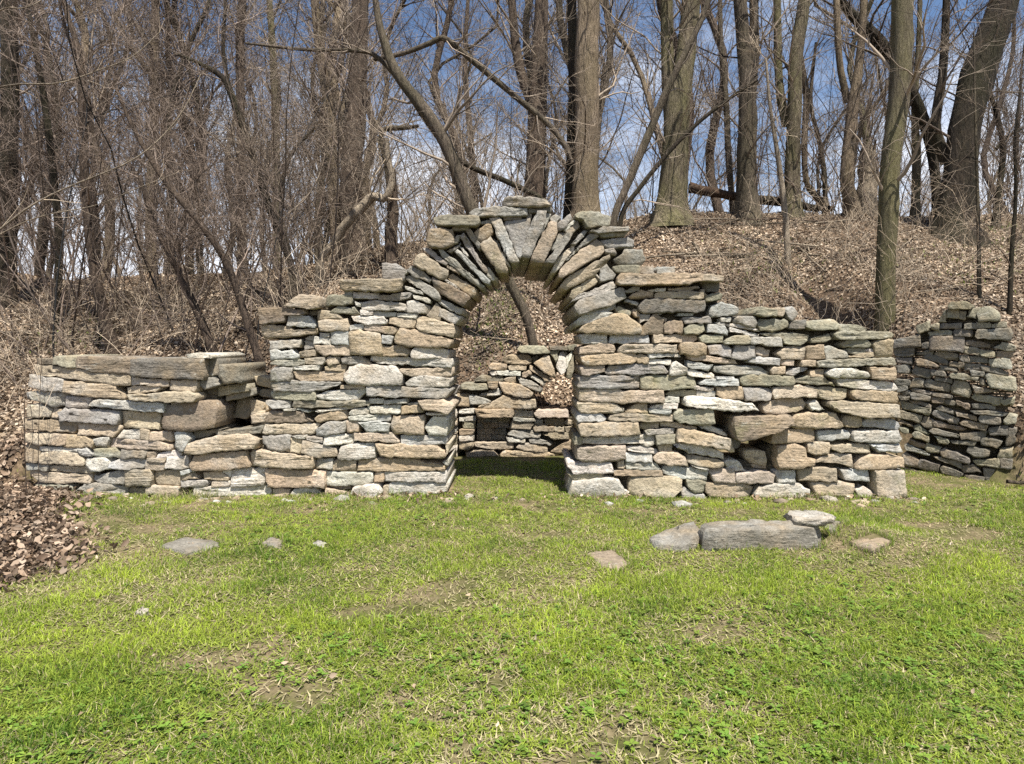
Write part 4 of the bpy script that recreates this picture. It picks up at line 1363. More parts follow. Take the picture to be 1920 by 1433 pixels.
tree('vine_trunk', 'thin dark stem climbing along the right edge of the leaning trunk', [[(1030, 390, 10), (960, 345, 10), (880, 312, 10), (835, 275, 9), (780, 200, 8), (740, 120, 6)]], M['dark'], Y=11.8, n=(9, 5, 5), limb=(.6, 1.5), seed=104, ext=0)
tree('tree', 'brown trunk with forked top between leaning tree and stout tan trunk',
     [[(1003, 395, 40), (1005, 300, 36), (1008, 200, 34), (1012, 110, 32), (1016, 0, 24)], [(1000, 200, 20), (972, 110, 18), (960, 0, 15)]], M['brown'], Y=13.4, n=(14, 7, 7), seed=105)
tree('oak_tree', 'wide grey-green trunk forking into two stems right of the arch',
     [[(1258, 402, 58), (1264, 320, 50), (1270, 210, 46), (1285, 110, 36), (1296, 0, 34)], [(1262, 230, 26), (1256, 120, 25), (1254, 0, 24)]], M['moss'], Y=12.4, n=(10, 6, 6), seed=106)
tree('leaning_tree', 'slim tree slanting up right across the forked trunk', [[(1150, 418, 14), (1175, 350, 14), (1215, 255, 15), (1250, 170, 13), (1300, 70, 11), (1328, 0, 9)]], M['grey'], Y=10.8, n=(10, 6, 6), limb=(.8, 1.8), seed=107)
tree('leaning_tree', 'thin dark sapling slanting right lower down than the slim slanting tree', [[(1163, 412, 9), (1200, 352, 9), (1270, 268, 8), (1340, 205, 7), (1420, 150, 5)]], M['dark'], Y=10.9, n=(8, 6, 5), limb=(.6, 1.5), seed=108, ext=0)
tree('tree', 'straight grey trunk splitting into twin dark stems above the fallen log',
     [[(1401, 408, 42), (1400, 320, 35), (1402, 220, 35), (1398, 140, 25), (1388, 0, 24)], [(1410, 200, 22), (1420, 100, 19), (1420, 0, 17)]], M['grey'], Y=12.3, n=(10, 6, 6), seed=109)
tree('tree', 'smooth olive trunk with a slim left fork right of the twin stems',
     [[(1486, 398, 30), (1486, 300, 26), (1490, 200, 25), (1492, 110, 24), (1508, 0, 22)], [(1482, 230, 17), (1468, 150, 15), (1464, 0, 14)]], M['moss'], Y=12.4, n=(10, 6, 6), seed=110)
tree('sapling', 'pale slender sapling on the bank in front of the olive trunk', [[(1478, 500, 12), (1472, 400, 11), (1458, 290, 9), (1444, 200, 6), (1436, 110, 4)]], M['pale'], twig=TW_PALE, n=(7, 4, 4), limb=(.5, 1.2), seed=111, ext=0, flare=1.2)
tree('tree', 'pale wavy trunk forking into two smooth stems on the crest',
     [[(1600, 396, 24), (1588, 340, 24), (1592, 270, 21), (1601, 190, 20), (1612, 110, 14), (1620, 0, 13)], [(1598, 185, 14), (1583, 110, 12), (1577, 0, 12)]], M['tan'], Y=12.4, n=(8, 6, 6), limb=(.9, 2), seed=112)
tree('mossy_tree', 'green-tinged trunk standing nearest behind the right end of the wall',
     [[(1660, 604, 33), (1661, 500, 33), (1666, 400, 34), (1668, 320, 33), (1683, 210, 36), (1690, 110, 36), (1692, 0, 37)]], M['moss'], base=(1660, 604), n=(10, 6, 6), limb=(1.0, 2.4), seed=113, flare=1.15)
tree('leaning_tree', 'massive dark trunk leaning right with a thinner stem at its left',
     [[(1790, 420, 66), (1800, 330, 54), (1810, 240, 52), (1830, 150, 58), (1862, 60, 52), (1884, 0, 48)], [(1790, 300, 24), (1766, 235, 18), (1780, 130, 15), (1787, 0, 13)], [(1835, 230, 16), (1852, 150, 12), (1880, 70, 9)]],
     M['dark'], Y=11.3, n=(14, 6, 6), twig=TW_DARK, seed=114)
tree('leaning_tree', 'dark dead limb slanting down right behind the green-tinged trunk',
     [[(1757, 385, 16), (1750, 300, 17), (1728, 215, 20), (1690, 140, 22), (1645, 75, 24), (1600, 30, 18), (1578, 0, 14)]], M['dark'], Y=12.9, n=(12, 6, 6), twig=TW_DARK, seed=115)
tree('tree', 'slim mossy stem between green-tinged trunk and massive dark trunk', [[(1716, 395, 15), (1718, 300, 14), (1715, 200, 11), (1722, 90, 9), (1725, 0, 8)]], M['moss'], Y=13.0, n=(9, 6, 6), seed=116)
tree('sapling', 'thin dark sapling at the far right edge standing on the bank', [[(1893, 590, 9), (1897, 470, 8), (1905, 370, 6), (1903, 260, 5), (1915, 150, 3)]], M['dark'], base=(1893, 590), twig=TW_DARK, n=(9, 5, 5), limb=(.5, 1.4), seed=117, ext=0, flare=1.2)
tree('sapling', 'thin grey sapling just left of the thin dark far right sapling', [[(1836, 560, 8), (1835, 460, 7), (1832, 330, 6), (1828, 200, 4), (1826, 60, 3)]], M['grey'], base=(1836, 560), n=(9, 5, 5), limb=(.5, 1.3), seed=118, ext=0, flare=1.2)
tree('tree', 'crooked dark trunk with bent limbs right of the massive trunk', [[(1868, 402, 12), (1878, 320, 10), (1880, 270, 10), (1865, 200, 8), (1845, 150, 7), (1838, 60, 5)], [(1880, 275, 7), (1905, 250, 6), (1930, 235, 4)]], M['dark'], Y=11.9, n=(12, 6, 6), twig=TW_DARK, limb=(.8, 1.8), seed=119, ext=0)
tree('tree', 'thin grey stem with curved foot between olive trunk and pale wavy trunk', [[(1548, 392, 13), (1530, 368, 12), (1512, 340, 10), (1508, 270, 11), (1512, 180, 12), (1500, 90, 9), (1505, 0, 8)]], M['tan'], Y=13.2, n=(10, 6, 6), seed=120)
tree('tree', 'slender curving grey stem left of the pale wavy trunk', [[(1547, 392, 9), (1546, 330, 9), (1535, 260, 8), (1520, 190, 7), (1530, 80, 5)]], M['grey'], Y=13.4, n=(10, 6, 6), seed=121, ext=0)
tree('tree', 'slim dark tree directly behind the gap between the forked and twin trunks', [[(1375, 400, 12), (1366, 300, 12), (1362, 200, 11), (1352, 80, 9), (1350, 0, 8)]], M['grey'], Y=14.5, n=(12, 7, 7), seed=122)

# broken stump snag
def snag(name, label, px, py0, py1, w, bark, Y, seed, cat='stump'):
    r = np.random.default_rng(seed)
    n = 10; S = 14
    P = np.array([at(px + r.normal(0, 1.5), py0 + (py1 - py0) * t, Y) for t in np.linspace(0, 1, n)])
    g = float(hgt(P[0, 0], Y)); P[0, 2] = min(P[0, 2], g - 0.2)
    R = np.full(n, w / F * Y / 2) * np.linspace(1.25, 0.85, n)
    V_, q = tubes(P[None], R[None], S)
    V_ = V_ + r.normal(0, 0.06, V_.shape) * R[0]
    top = slice((n - 1) * S, n * S)
    V_[top, 2] += r.uniform(-0.25, 0.35, S)                    # splintered rim
    o = np.array([P[0, 0], Y, g])
    root = empty(name, tuple(o), label, cat)
    J = Joined(); J.add(V_ - o, [q], np.zeros((len(V_), 3)))
    J.add((V_[top] - o) - [0, 0, .12], [np.arange(S)[None, :]], np.zeros((S, 3)))
    link('trunk', J.mesh('trunk', True), bark, root)
    return root
snag('broken_stump', 'tall pale splintered stump between wavy trunk and green-tinged trunk', 1626, 395, 285, 30, M['pale'], 12.7, 201)
snag('broken_stump', 'dark splintered snag on the slope left of the arch', 735, 494, 345, 21, M['brown'], 10.6, 202)

# --- left half
tree('tree', 'tall brown trunk wrapped in vines left of the leaning tree', [[(662, 445, 44), (658, 330, 40), (668, 220, 36), (672, 110, 34), (676, 0, 30)]], M['brown'], Y=12.6, twig=TW_BROWN, n=(16, 7, 7), seed=130)
tree('tree', 'pale bare trunk just left of the vine-wrapped trunk', [[(632, 470, 24), (624, 340, 22), (617, 210, 20), (600, 100, 17), (590, 0, 15)]], M['tan'], Y=12.9, twig=TW_BROWN, n=(14, 7, 7), seed=131)
tree('gnarled_vine', 'thick pale gnarled vine looping up the slope beside the dark snag', [[(600, 492, 15), (622, 462, 15), (645, 425, 17), (680, 388, 18), (700, 368, 17), (722, 372, 15), (735, 340, 13), (728, 300, 11), (724, 260, 10)]], M['pale'], Y=10.4, n=(6, 5, 5), limb=(.5, 1.3), twig=TW_PALE, seed=132, ext=0, flare=1.1, cat='vine')
tree('gnarled_vine', 'curved bare limb jutting right at the head of the dark snag', [[(733, 420, 14), (728, 330, 12), (715, 260, 11), (722, 242, 11), (760, 240, 9), (785, 236, 6)]], M['grey'], Y=10.7, n=(6, 5, 5), limb=(.5, 1.2), seed=133, ext=0, flare=1.1, cat='vine')
tree('tree', 'dark slender tree curving up left behind the step in the wall', [[(560, 560, 14), (540, 480, 14), (505, 390, 14), (467, 270, 14), (437, 185, 13), (417, 145, 11), (375, 120, 8), (327, 100, 5)], [(417, 145, 8), (408, 80, 7), (412, 0, 6)]], M['dark'], base=(560, 560), twig=TW_BROWN, n=(14, 6, 6), limb=(.7, 1.9), seed=134, ext=1.5)
tree('tree', 'grey Y-shaped sapling behind the upper step of the left wall', [[(548, 525, 12), (535, 450, 12), (523, 390, 12), (531, 335, 9), (548, 285, 7), (590, 240, 5)], [(524, 385, 8), (500, 340, 7), (480, 300, 5)]], M['grey'], Y=9.0, twig=TW_GREY, n=(12, 6, 6), limb=(.6, 1.5), seed=135, ext=0)
tree('leaning_tree', 'leaning bare trunk rising left from behind the low broken wall', [[(490, 690, 14), (462, 600, 14), (428, 500, 13), (380, 425, 12), (310, 340, 11), (255, 250, 8), (215, 160, 5)]], M['brown'], base=(490, 690), twig=TW_BROWN, n=(16, 7, 6), limb=(.8, 2.0), seed=136, ext=0)
tree('leaning_tree', 'second leaning trunk nearer the middle of the low wall', [[(402, 668, 15), (372, 590, 14), (335, 510, 12), (290, 420, 10), (262, 330, 7)]], M['brown'], base=(402, 668), twig=TW_BROWN, n=(14, 7, 6), limb=(.7, 1.8), seed=137, ext=0)
tree('tree', 'dark brown trunk rising from behind the low left wall to the top', [[(216, 668, 21), (190, 570, 19), (172, 470, 17), (160, 350, 16), (155, 230, 14), (150, 110, 11), (118, 0, 8)], [(156, 240, 9), (140, 130, 8), (108, 50, 6), (95, 0, 5)]], M['brown'], base=(216, 668), twig=TW_BROWN, n=(18, 7, 7), limb=(.7, 2.0), seed=138, ext=1.5)
tree('tree', 'slim dark trunk at the far left edge of the thicket', [[(100, 620, 14), (112, 480, 13), (100, 330, 12), (82, 180, 11), (60, 60, 8), (50, 0, 7)]], M['dark'], base=(100, 620), twig=TW_BROWN, n=(18, 7, 7), limb=(.7, 2.0), seed=139, ext=1.5)
tree('tree', 'broad shadowed trunk cut by the left edge of the picture', [[(12, 560, 30), (16, 400, 28), (18, 200, 27), (16, 0, 26)]], M['dark'], Y=10.5, twig=TW_BROWN, n=(16, 7, 7), seed=140)
tree('tree', 'straight dark trunk high in the left thicket under the blue gap', [[(455, 515, 18), (452, 400, 17), (452, 250, 16), (450, 100, 15), (455, 0, 13)]], M['brown'], Y=13.4, twig=TW_BROWN, n=(16, 7, 7), seed=141)
tree('tree', 'tan trunk half hidden in the left thicket', [[(285, 525, 20), (283, 400, 19), (288, 250, 17), (290, 100, 15), (292, 0, 14)]], M['tan'], Y=13.6, twig=TW_BROWN, n=(16, 7, 7), seed=142)
tree('tree', 'greenish slim trunk beyond the Y-shaped sapling', [[(520, 510, 15), (518, 400, 14), (517, 250, 14), (512, 100, 13), (505, 0, 11)]], M['moss'], Y=14.4, twig=TW_GREY, n=(16, 7, 7), seed=143)

# --- generic slim trees beyond the crest: a few built, then copied
def far_tree(seed, hgt_, rad, bark, twig):
    r = np.random.default_rng(seed)
    pts = np.array([[r.normal(0, .12) * k, r.normal(0, .12) * k, hgt_ * k / 6] for k in range(7)]); pts[0, 2] = -0.4
    Lp = catmull(pts, 18); Lr = np.linspace(rad, rad * .35, 18)
    V_, q = tubes(Lp[None], Lr[None], 8)
    tm = Joined(); tm.add(V_, [q], np.zeros((len(V_), 3)))
    A, RA = grow(Lp[None], np.minimum(Lr, .08)[None], 34, 0.22, 1.0, (1.2, 3.2), 0.7, 0.35, 7, r, 0.16, 0.4, 0.008, 0.3)
    B_, RB = grow(A, RA, 7, 0.15, 1.0, (.5, 1.5), 0.7, 0.15, 5, r, 0.18, 0.6, 0.0045)
    C, RC = grow(B_, RB, 6, 0.1, 1.0, (.2, .7), 0.65, 0.08, 3, r, 0.18, 0.6, 0.0034)
    return tm.mesh('far_trunk', True), twig_mesh([(A, RA, 4), (B_, RB, 3), (C, RC, 3)], twig, r, 'far_crown'), bark
FT = [far_tree(301, 12, .12, M['grey'], TW_GREY), far_tree(302, 11, .09, M['tan'], TW_GREY), far_tree(303, 13, .15, M['brown'], TW_BROWN), far_tree(304, 10, .075, M['dark'], TW_BROWN), far_tree(305, 12, .10, M['moss'], TW_GREY)]
r = np.random.default_rng(77)
sect = [('slender bare tree beyond the crest behind the left thicket', 'far trees behind left thicket'),
        ('slender bare tree beyond the crest behind the arch', 'far trees behind arch'),
        ('slender bare tree beyond the crest behind the right trunks', 'far trees behind right trunks')]
for k in range(98):
    px = (k + r.uniform(0, 1)) / 80 * 2100 - 90 if k < 80 else r.uniform(-60, 700)
    if px > 1150 and r.uniform() < 0.30: continue
    Yf = r.uniform(15, 34) if k < 80 else r.uniform(13.2, 18)
    x = (px - CX) / F * Yf
    s_ = 0 if px < 640 else (1 if px < 1200 else 2)
    ft = int(r.integers(0, 5)) if px > 640 else int(r.choice([3, 3, 1, 0, 3]) if k < 80 else r.choice([3, 1, 3]))
    tmh, cmh, bk = FT[ft]
    look = ('grey', 'tan', 'thick brown', 'thin dark', 'mossy')[ft]
    root = empty('bare_tree', (x, Yf, float(hgt(x, Yf))), sect[s_][0].replace('slender', look), 'tree', look + ' ' + sect[s_][1])
    rz = r.uniform(0, 6.28); sc = r.uniform(.9, 1.3)
    root.rotation_euler = (r.normal(0, .03), r.normal(0, .03), rz); root.scale = (sc, sc, sc)
    link('trunk', tmh, bk, root); link('crown', cmh, M['twig'], root)

# --- thicket: nobody could count its stems
def thicket(name, label, spots, base, seed, hlo, hhi, n1, n2, n3, arch=0.10, r0=(.006, .016)):
    r = np.random.default_rng(seed)
    m = len(spots)
    K = 8
    P = np.zeros((m, K, 3)); P[:, 0] = np.column_stack([spots, hgt(spots[:, 0], spots[:, 1]) - 0.05])
    d = np.column_stack([r.normal(0, .32, m), r.normal(-.08, .25, m), np.ones(m)])
    ln = r.uniform(hlo, hhi, m)
    for k in range(1, K):
        d /= np.linalg.norm(d, axis=1, keepdims=True)
        P[:, k] = P[:, k - 1] + d * (ln / (K - 1))[:, None]
        d = d + r.normal(0, arch, (m, 3)) + 0.04 * d * [1, 1, -1.2]
    R = r.uniform(r0[0], r0[1], m)[:, None] * np.linspace(1, .3, K)[None, :]
    A, RA = grow(P, R, n1, 0.15, 1.0, (.4, 1.4), 0.75, 0.12, 5, r, 0.2, 0.55, 0.0032)
    B_, RB = grow(A, RA, n2, 0.1, 1.0, (.18, .65), 0.75, 0.05, 4, r, 0.22, 0.6, 0.0026)
    lv = [(P, R, 5), (A, RA, 3), (B_, RB, 3)]
    if n3:
        C, RC = grow(B_, RB, n3, 0.1, 1.0, (.08, .3), 0.75, 0.03, 3, r, 0.2, 0.7, 0.0022)
        lv.append((C, RC, 3))
    o = link(name, twig_mesh(lv, base, r, name), M['twig'])
    return tag(o, label, 'thicket', kind='stuff')
r = np.random.default_rng(78)
def bank_spots(n, px0, px1, y0, y1, r):
    px = r.uniform(px0, px1, n); y = r.uniform(y0, y1, n)
    return np.column_stack([(px - CX) / F * y, y])
thicket('thicket', 'dense reddish brown thicket of bare shoots covering the left bank', bank_spots(165, -60, 620, 7.6, 12.8, r), TW_BROWN, 401, 2.2, 5.2, 7, 6, 2)
thicket('thicket', 'tangled thicket of grey shoots along the crest left of centre', bank_spots(90, 560, 900, 10.5, 14.5, r), TW_GREY, 402, 2.0, 5.2, 7, 5, 2)
thicket('thicket', 'fine grey shoots growing beyond the crest behind the arch', bank_spots(80, 860, 1380, 12.8, 17, r), TW_GREY, 403, 2.4, 6.0, 7, 6, 1)
thicket('thicket', 'thin dark shoots growing on the crest at the right', bank_spots(90, 1380, 1980, 11.5, 16, r), TW_DARK, 404, 2.0, 5.5, 7, 5, 1)
thicket('brush', 'low dry brush and dead canes on the bank behind the left wall', bank_spots(48, -40, 640, 7.0, 9.5, r), TW_PALE, 405, .4, 1.3, 5, 4, 0, .22, (.003, .007))
thicket('brush', 'low dry canes behind the right end of the wall', np.concatenate([bank_spots(20, 1600, 1760, 7.9, 8.8, r), bank_spots(70, 1400, 1960, 8.3, 11, r)]), TW_PALE, 406, .4, 1.5, 4, 3, 0, .24, (.003, .006))
thicket('brush', 'sparse dry twigs on the leafy bank behind the arch', bank_spots(70, 660, 1500, 8.6, 12, r), TW_PALE, 407, .3, 1.2, 4, 3, 0, .24, (.003, .006))

# --- long pale canes arching in from the left edge
def cane(label, pts, w, Y, bark, seed):
    r = np.random.default_rng(seed)
    P = catmull([at(px, py, Y + dy) for px, py, dy in pts], 24)
    R = np.linspace(w, w * .4, 24)
    V_, q = tubes(P[None], R[None], 6)
    o = P[0].copy()
    root = empty('arching_cane', tuple(o), label, 'branch', 'pale canes arching in from the left')
    J = Joined(); J.add(V_ - o, [q], np.zeros((len(V_), 3)))
    link('stem', J.mesh('stem', True), bark, root)
    A, RA = grow(P[None], R[None], 12, .2, 1, (.15, .6), .6, .1, 4, r, .15, .5, .0022)
    tag(link('side_shoots', twig_mesh([(A - o, RA, 3)], TW_PALE, r, 'side_shoots'), M['twig'], root), kind='stuff')
cane('highest pale cane curving in from the left edge', [(-260, 560, -.3), (-120, 230, 0), (0, 164, 0), (110, 156, 0), (190, 130, .2), (250, 105, .3), (300, 60, .4)], .012, 6.6, M['pale'], 501)
cane('long pale cane rising from the left edge across the thicket', [(-260, 640, -.3), (-120, 520, 0), (0, 430, 0), (60, 385, 0), (130, 350, .1), (240, 305, .2), (300, 260, .3), (345, 205, .3), (376, 140, .4)], .012, 6.6, M['pale'], 502)
cane('lower pale cane running almost level from the left edge', [(-260, 650, -.3), (-120, 520, 0), (0, 440, 0), (80, 405, 0), (180, 385, .1), (260, 352, .2), (330, 325, .3)], .009, 6.7, M['pale'], 503)
cane('short pale cane at the top left corner', [(-200, 420, -.3), (-100, 90, 0), (0, 20, 0), (40, 16, 0), (75, 2, .1), (100, -30, .2)], .010, 6.6, M['pale'], 504)
cane('thin stem standing against the left end of the low wall', [(50, 925, -1.0), (47, 860, -1.0), (46, 760, -1.0), (48, 690, -.9), (25, 625, -.8), (0, 560, -.8)], .0045, 6.5, M['brown'], 505)
cane('upright thin stem before the low wall near its left end', [(73, 915, -1.0), (72, 830, -1.0), (75, 740, -1.0), (78, 670, -1.0), (76, 600, -.9)], .0032, 6.5, M['brown'], 506)

# --- fallen wood
def log(name, label, a, b, w, bark, seed, cat='log', group=None, lift=0.0):
    r = np.random.default_rng(seed)
    pa, pb = np.array(a, float), np.array(b, float)
    n = 12; S = 9
    t = np.linspace(0, 1, n)[:, None]
    P = pa * (1 - t) + pb * t; P = P + np.cumsum(r.normal(0, w * 0.16, P.shape), 0) * np.sin(t * math.pi)
    R = np.linspace(w, w * .6, n)
    V_, q = tubes(P[None], R[None], S)
    V_ = V_ + r.normal(0, w * .07, V_.shape)
    o = (pa + pb) / 2
    J = Joined(); J.add(V_ - o, [q], np.zeros((len(V_), 3)))
    for e in (0, (n - 1) * S): J.add(V_[e:e + S] - o, [np.arange(S)[None, :]], np.zeros((S, 3)))
    return tag(link(name, J.mesh(name, True), bark, None, tuple(o)), label, cat, group)
log('fallen_log', 'reddish rotten log lying along the crest between forked and twin trunks', at(1292, 352, 12.9), at(1410, 374, 12.7), .115, M['rot'], 601)
log('fallen_log', 'dark fallen log lying right of the twin stems on the crest', at(1395, 372, 12.6), at(1560, 392, 12.9), .10, M['dark'], 602)
r = np.random.default_rng(79)
def stick_on_bank(px, py, dx, dy, w, label, group, seed, bark):
    Y1 = ground_at(px, py) or 12; Y2 = ground_at(px + dx, py + dy) or Y1
    A_ = at(px, py, Y1); B2 = at(px + dx, py + dy, Y2)
    A_[2] = hgt(A_[0], A_[1]) + w * 1.5; B2[2] = hgt(B2[0], B2[1]) + w * 1.5 + r.uniform(0, .12)
    log('fallen_branch', label, A_, B2, w, bark, seed, 'branch', group)
for k in range(34):
    stick_on_bank(r.uniform(1270, 1540), r.uniform(415, 490), r.normal(0, 90), r.normal(0, 14), r.uniform(.010, .026), 'dead branch in the brush heap on the bank right of the arch', 'dead branches heaped on the right bank', 610 + k, [M['brown'], M['grey'], M['pale']][k % 3])
for k in range(26):
    stick_on_bank(r.uniform(1540, 1880), r.uniform(420, 560), r.normal(0, 70), r.normal(0, 25), r.uniform(.008, .02), 'dead branch on the leafy bank below the massive dark trunk', 'dead branches below the dark trunk', 650 + k, [M['brown'], M['pale']][k % 2])
for k in range(14):
    stick_on_bank(r.uniform(20, 600), r.uniform(560, 650), r.normal(0, 70), r.normal(0, 25), r.uniform(.008, .02), 'dead branch on the bank behind the low left wall', 'dead branches on the left bank', 680 + k, [M['brown'], M['pale']][k % 2])
log('fallen_branch', 'thin grey rod standing for a pipe at the far right edge of the lawn', at(1888, 903, 6.1), at(1960, 908, 6.1), .02, M['grey'], 720, 'branch')  # models a dark pipe lying there, made with the log builder

# ------------------------------------------------------------------ leaf litter, lawn
def inside_poly(x, y, P):
    ins = np.zeros(x.shape, bool); k = len(P)
    for i in range(k):
        xa, ya = P[i]; xb, yb = P[(i + 1) % k]
        if ya == yb: continue
        ins ^= ((ya > y) != (yb > y)) & (x < (xb - xa) * (y - ya) / (yb - ya) + xa)
    return ins

def leaves(name, label, x, y, size, cols, seed, cat, lift=0.01, stand=0.5, small=False):
    """curled dead leaves: two folded halves, each bent, on the ground"""
    r = np.random.default_rng(seed)
    n = len(x)
    z = hgt(x, y) + r.uniform(0.0, 1.0, n) * lift + 0.004
    eps = 0.05
    gxn = (hgt(x + eps, y) - hgt(x - eps, y)) / (2 * eps); gyn = (hgt(x, y + eps) - hgt(x, y - eps)) / (2 * eps)
    Nn = np.column_stack([-gxn, -gyn, np.ones(n)]) + r.normal(0, stand, (n, 3)); Nn /= np.linalg.norm(Nn, axis=1, keepdims=True)
    q = r.normal(0, 1, (n, 3)); A = np.cross(Nn, q); A /= np.linalg.norm(A, axis=1, keepdims=True); B_ = np.cross(Nn, A)
    s = (r.uniform(size[0], size[1], n))[:, None]; wd = s * r.uniform(.30, .55, n)[:, None]
    cu = s * r.uniform(-.1, .35, n)[:, None]; fo = s * r.uniform(0.05, .3, n)[:, None]
    c = np.column_stack([x, y, z])
    if small == 2:                                             # lobed outline, curled rim
        th = np.arange(6) * math.pi / 3
        ra = np.array([1, .62, .7, .95, .66, .6])[None, :] * r.uniform(.7, 1.25, (n, 6))
        rim = c[:, None, :] + A[:, None, :] * (np.cos(th)[None, :] * ra * s * .55)[:, :, None] + B_[:, None, :] * (np.sin(th)[None, :] * ra * wd * 1.1)[:, :, None] + Nn[:, None, :] * (r.uniform(-.05, .38, (n, 6)) * s)[:, :, None]
        V_ = np.concatenate([c[:, None, :], rim], 1).reshape(-1, 3)
        b = np.arange(n)[:, None] * 7
        tri = np.concatenate([b + [0, 1 + k_, 1 + (k_ + 1) % 6] for k_ in range(6)])
        cc = np.array(cols)[r.integers(0, len(cols), n)] * r.uniform(.5, 1.3, n)[:, None]
        return tag(link(name, mesh_np(name, V_, [tri], np.repeat(cc, 7, 0)), M['leaf']), label, cat, kind='stuff')
    if small:
        V_ = np.stack([c - A * s * .5 + Nn * cu, c - B_ * wd + Nn * fo, c + A * s * .5 + Nn * cu * .4, c + B_ * wd + Nn * fo], 1).reshape(-1, 3)
        b = np.arange(n)[:, None] * 4
        tri = np.concatenate([b + [0, 1, 2], b + [0, 2, 3]])
        cc = np.array(cols)[r.integers(0, len(cols), n)] * (r.uniform(.5, 1.3, n) * np.clip(.86 + .32 * wav(x, y, 2.2, 1) + .22 * wav(x, y, 6.0, 2), .4, 1.4))[:, None]
        return tag(link(name, mesh_np(name, V_, [tri], np.repeat(cc, 4, 0)), M['leaf']), label, cat, kind='stuff')
    V_ = np.stack([c - A * s * .5 + Nn * cu, c - B_ * wd + Nn * fo, c, c + B_ * wd + Nn * fo * r.uniform(.3, 1.2, n)[:, None], c + A * s * .5 + Nn * cu * r.uniform(-.3, 1, n)[:, None]], 1).reshape(-1, 3)
    b = np.arange(n)[:, None] * 5
    tri = np.concatenate([b + [0, 1, 2], b + [0, 2, 3], b + [4, 2, 1], b + [4, 3, 2]])
    cc = np.array(cols)[r.integers(0, len(cols), n)] * r.uniform(.65, 1.25, n)[:, None]
    o = link(name, mesh_np(name, V_, [tri], np.repeat(cc, 5, 0)), M['leaf'])
    return tag(o, label, cat, kind='stuff')

r = np.random.default_rng(81)
TANL = [(.34, .255, .17), (.44, .345, .245), (.26, .185, .12), (.52, .425, .32), (.17, .118, .077), (.34, .26, .185), (.12, .084, .056)]
REDL = [(.29, .21, .145), (.36, .27, .195), (.22, .155, .105), (.43, .335, .25), (.16, .11, .075), (.11, .08, .055)]
# bank litter
n = 350000
y = r.uniform(5.6, 13.6, n); x = r.uniform(-1.0, 1.0, n) * (0.88 * y + 1.6)
k = (hgt(x, y) > 0.3) & (r.uniform(0, 1, n) < np.clip(0.75 + 0.4 * wav(x, y, 1.4, 3) + .25 * wav(x, y, 4.0, 1), .18, 1))
leaves('leaf_litter', 'pale dry leaf litter covering the wooded bank behind the wall', x[k], y[k], (.022, .058), TANL, 82, 'leaf litter', .03, .6, True)
# drift in the left corner
n = 38000
y = r.uniform(2.7, 6.4, n); x = r.uniform(-6.8, -2.6, n)
k = (r.uniform(0, 1, n) < np.maximum(litter_w(x, y) ** 1.3, .5 * litter_w(x - .28, y) ** 2 * r.uniform(0, .6, n))) & (hgt(x, y) < .45)
leaves('leaf_drift', 'drift of reddish brown dead leaves on the lawn beside the wall end', x[k], y[k], (.02, .075), REDL, 83, 'dead leaves', .06, .7, 2)
# scattered on the lawn
n = 130
y = 2 + 4 * r.uniform(0, 1, n) ** .8; x = r.uniform(-.92, .92, n) * y
leaves('scattered_leaves', 'single dead leaves scattered over the grass', x, y, (.015, .035), TANL, 84, 'dead leaves', .03, .5, 2)

# grass
def bare(x, y):
    """0 = lush, 1 = bare soil"""
    b = .95 * sstep(.42, .85, wav(x, y, 2.3, 1) * .5 + wav(x, y, 5.3, 2) * .6 + .25 * wav(x, y, 13.0, 3))
    for (px, py, a, c, w) in ((400, 1245, .32, .12, 1), (520, 1290, .22, .1, .8), (330, 985, .7, .18, .75), (1330, 1190, .3, .12, .8), (1620, 1030, .5, .2, .8), (900, 895, .5, .10, .9), (1040, 900, .25, .08, .6), (250, 1030, .5, .35, .6), (1660, 1060, .35, .1, .6), (1220, 958, .45, .1, .7), (150, 1000, .5, .4, .8), (600, 960, 1.3, .08, .45), (1790, 905, .55, .3, .9), (1400, 955, 1.1, .08, .5), (860, 1350, .3, .06, .7), (1050, 1370, .2, .06, .7), (1370, 1330, .15, .05, .7)):
        X0, Y0 = gxy(px, py)
        b = np.maximum(b, w * np.exp(-((x - X0) / a) ** 2 - ((y - Y0) / c) ** 2))
    return np.clip(b + 0.0, 0, 1)

def blades(name, label, x, y, hl, wd, lean, col, r, cat='grass'):
    n = len(x)
    z = hgt(x, y) - .004
    a = r.uniform(0, 2 * math.pi, n)
    side = np.column_stack([np.cos(a), np.sin(a), np.zeros(n)]) * (wd / 2)[:, None]
    la = r.uniform(0, 2 * math.pi, n)
    ld = np.column_stack([np.cos(la), np.sin(la), np.zeros(n)]) * lean[:, None]
    up = np.array([0, 0, 1.])
    c = np.column_stack([x, y, z])
    mid = c + up * (hl * .6)[:, None] + ld * (hl * .35)[:, None]
    tip = c + up * (hl * (1 - .35 * lean))[:, None] + ld * (hl * 1.0)[:, None]
    V_ = np.stack([c - side, c + side, mid - side * .75, mid + side * .75, tip], 1).reshape(-1, 3)
    b = np.arange(n)[:, None] * 5
    tri = np.concatenate([b + [0, 1, 3], b + [0, 3, 2], b + [2, 3, 4]])
    cc = np.repeat(col, 5, 0)
    o = link(name, mesh_np(name, V_, [tri], cc), M['grass'])
    return tag(o, label, cat, kind='stuff')

